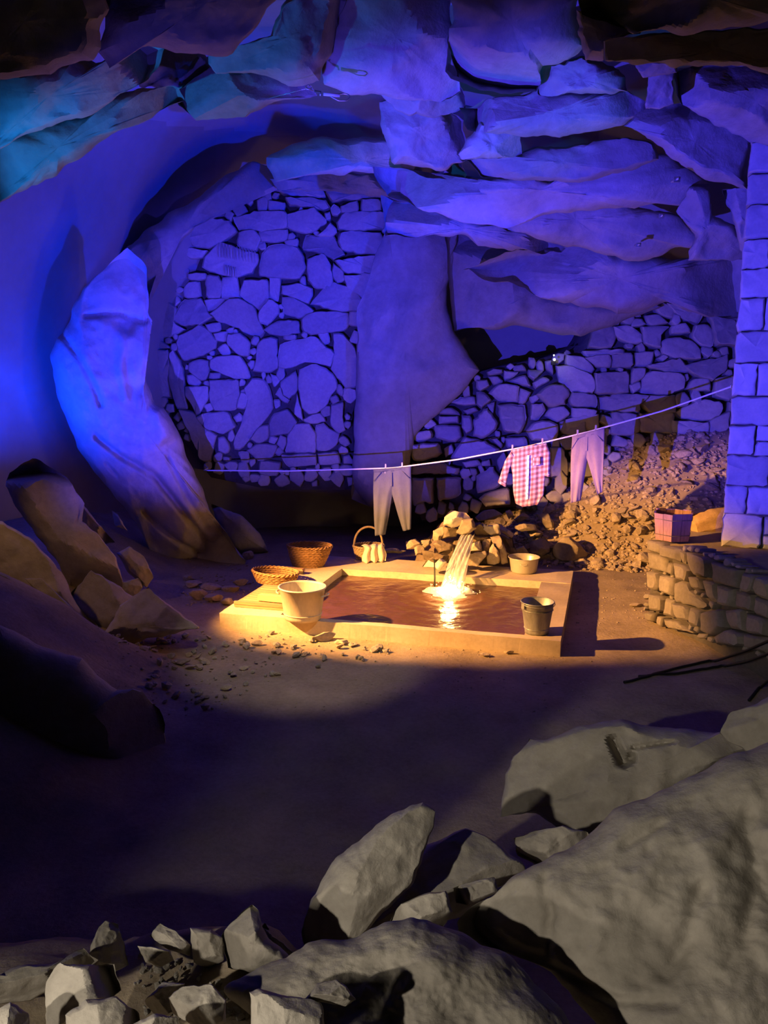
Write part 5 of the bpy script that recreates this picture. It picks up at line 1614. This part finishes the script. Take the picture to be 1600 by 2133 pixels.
for i in range(5):
    v, f = tube([(.05 * w, -.053, -.16 - i * .1), (.05 * w, -.058, -.16 - i * .1)], .008, 8)
    obj('button', mesh(v, f), M_ROPE, sh)
v, f = box(.5 * w, -.047, -.20, .085, .006, .095)
pk = mesh([(x, y, z + sl_ * x) for x, y, z in v], f, False)
ul = pk.uv_layers.new(name='UVMap')
for lp in pk.loops:
    c = pk.vertices[lp.vertex_index].co; ul.data[lp.index].uv = (c.x + .02, c.z + .015)
obj('breast_pocket', pk, M_PLAID, sh)
for px, lab in ((804, 'wooden peg on the left waist of the dim blue-grey trousers'), (838, 'wooden peg on the right waist of the dim blue-grey trousers'), (1068, 'wooden peg on the left shoulder of the checked shirt'), (1131, 'wooden peg on the right shoulder of the checked shirt'), (1204, 'wooden peg on the left waist of the mauve trousers'), (1242, 'wooden peg on the right waist of the mauve trousers')):
    peg(px, lab)

# ------------------------------------------------------------------ small fittings
for pts, lab in (([(1300, 1424), (1340, 1414), (1410, 1394), (1497, 1375), (1556, 1355), (1640, 1318)], 'upper black cable lying across the sand at the right'),
                 ([(1330, 1412), (1365, 1408), (1408, 1406), (1478, 1394), (1556, 1378), (1645, 1345)], 'lower black cable lying across the sand at the right'),
                 ([(1640, 1405), (1600, 1418), (1580, 1436), (1560, 1462)], 'black cable end at the right edge above the leaning slab')):
    pp = []
    for x, y in resample(np.array(pts, float), 40, False):
        p = G(x, y, 0.0); p = G(x, y, gz(p[0], p[1]))
        pt = np.array([p[0], p[1], gz(p[0], p[1]) + .012])
        if (pt - WTOP) @ NW < .09:      # where the cable runs up along the foot of the low wall
            pt = on_plane(x, y, WTOP + NW * .09, NW)
        pp.append(tuple(pt))
    v, f = tube(pp, .012, 8)
    obj('power_cable', mesh(v, f), M_BLACK, None, lab, 'cable')

sg = P(663, 193, 6.3)
sling = thing('cable_sling', 'thin steel cable sling with a white ferrule hanging at the ceiling lip', 'sling', sg)


def rel(px, py, Y=6.3):
    return P(px, py, Y) - sg


v, f = tube([rel(674, 196), rel(708, 199)], .012, 8)
obj('ferrule', mesh(v, f), M_ROPE, sling)
v, f = tube([rel(x, y) for x, y in resample(np.array([(700, 198), (715, 195), (726, 197), (729, 203), (722, 210), (706, 210), (694, 204), (686, 199)], float), 30, False)], .0045, 6)
obj('cable_loop', mesh(v, f), M_STEEL, sling)
v, f = tube([rel(655, 190), rel(668, 192), rel(668, 200)], .009, 6)
obj('bracket', mesh(v, f), M_STEEL, sling)
v, f = tube([rel(643 + 6 * math.cos(a), 182 + 4 * math.sin(a)) for a in np.linspace(0, 5.2, 14)], .005, 6)
obj('ring_bolt', mesh(v, f), M_STEEL, sling)
v, f = tube([rel(560, 205), rel(640, 184), rel(655, 190)], .003, 5)
obj('wire', mesh(v, f), M_STEEL, sling)

led = thing('marker_light', 'tiny pair of white marker lights on the top of the right rubble wall', 'lamp', P(1155, 752, 11.75))
for px, py, r_ in ((1155, 749, .017), (1154, 740, .010)):
    p = P(px, py, 11.72) - P(1155, 752, 11.75)
    v, f = lathe([(.0005, -r_), (r_ * .7, -r_ * .7), (r_, 0), (r_ * .7, r_ * .7), (.0005, r_)], 12)
    obj('bulb', mesh([np.array(x) + p for x in v], f), M_LED, led)
v, f = box(0, .07, -.03, .06, .05, .05)
obj('mount', mesh(v, f, False), M_BLACK, led)
for px, py, Y, lab in ((1330, 510, 8.75, 'small bright anchor bolt on the ceiling rock at the right'), (1378, 450, 8.6, 'small pale anchor plate on the ceiling rock at the right'), (1410, 374, 6.75, 'pale anchor bracket under the ceiling ledge at the right')):
    an = thing('rock_anchor', lab, 'anchor', P(px, py, Y))
    v, f = box(0, 0, 0, .05, .02, .04)
    obj('plate', mesh(v, f, False), M_STEEL, an)
    v, f = tube([(0, -.04, 0), (0, .12, .01)], .010, 8)
    obj('bolt', mesh(v, f), M_STEEL, an)

# unseen floodlight body, its flaps shaped to cut the violet beam
fl_ = thing('floodlight', 'unseen black floodlight beyond the left edge, with flaps that cut its beam', 'lamp', (VF_LOC[0], VF_LOC[1], VF_LOC[2]), math.atan2(7.75, 3.2) - math.pi / 2)
for nm, b6 in (('back_plate', (0, -.12, 0, .24, .02, .20)), ('side_plate', (-.12, -.06, 0, .01, .12, .20)), ('side_plate', (.12, -.06, 0, .01, .12, .20)), ('bottom_plate', (0, -.06, -.10, .24, .12, .01))):
    v, f = box(*b6)
    obj(nm, mesh(v, f, False), M_BLACK, fl_)
V = [(x, y + d, z) for d in (0, .004) for x, y, z in ((-.22, .13, .058), (-.022, .15, .064), (-.022, .15, .22), (-.22, .13, .22))]
VB = [(x, y + d, z) for d in (0, .004) for x, y, z in ((-.022, .15, .138), (.22, .13, .122), (.22, .13, .22), (-.022, .15, .22))]
obj('upper_shade_flap', fix_normals(mesh(VB, [(0, 1, 2, 3), (7, 6, 5, 4), (0, 4, 5, 1), (1, 5, 6, 2), (2, 6, 7, 3), (3, 7, 4, 0)], False)), M_BLACK, fl_)  # upper flaps added to shade the left vault and the high ceiling
obj('upper_shade_flap', fix_normals(mesh(V, [(0, 1, 2, 3), (7, 6, 5, 4), (0, 4, 5, 1), (1, 5, 6, 2), (2, 6, 7, 3), (3, 7, 4, 0)], False)), M_BLACK, fl_)
V = [(x, y, z + d) for d in (0, -.004) for x, y, z in ((-.12, -.05, -.018), (.12, -.05, -.018), (.19, .20, -.0025), (-.19, .20, -.0025))]
obj('flap', fix_normals(mesh(V, [(0, 1, 2, 3), (7, 6, 5, 4), (0, 4, 5, 1), (1, 5, 6, 2), (2, 6, 7, 3), (3, 7, 4, 0)], False)), M_BLACK, fl_)
v, f = tube([(0, -.06, -.13), (0, -.06, -.60)], .02, 8)
obj('stand', mesh(v, f), M_BLACK, fl_)
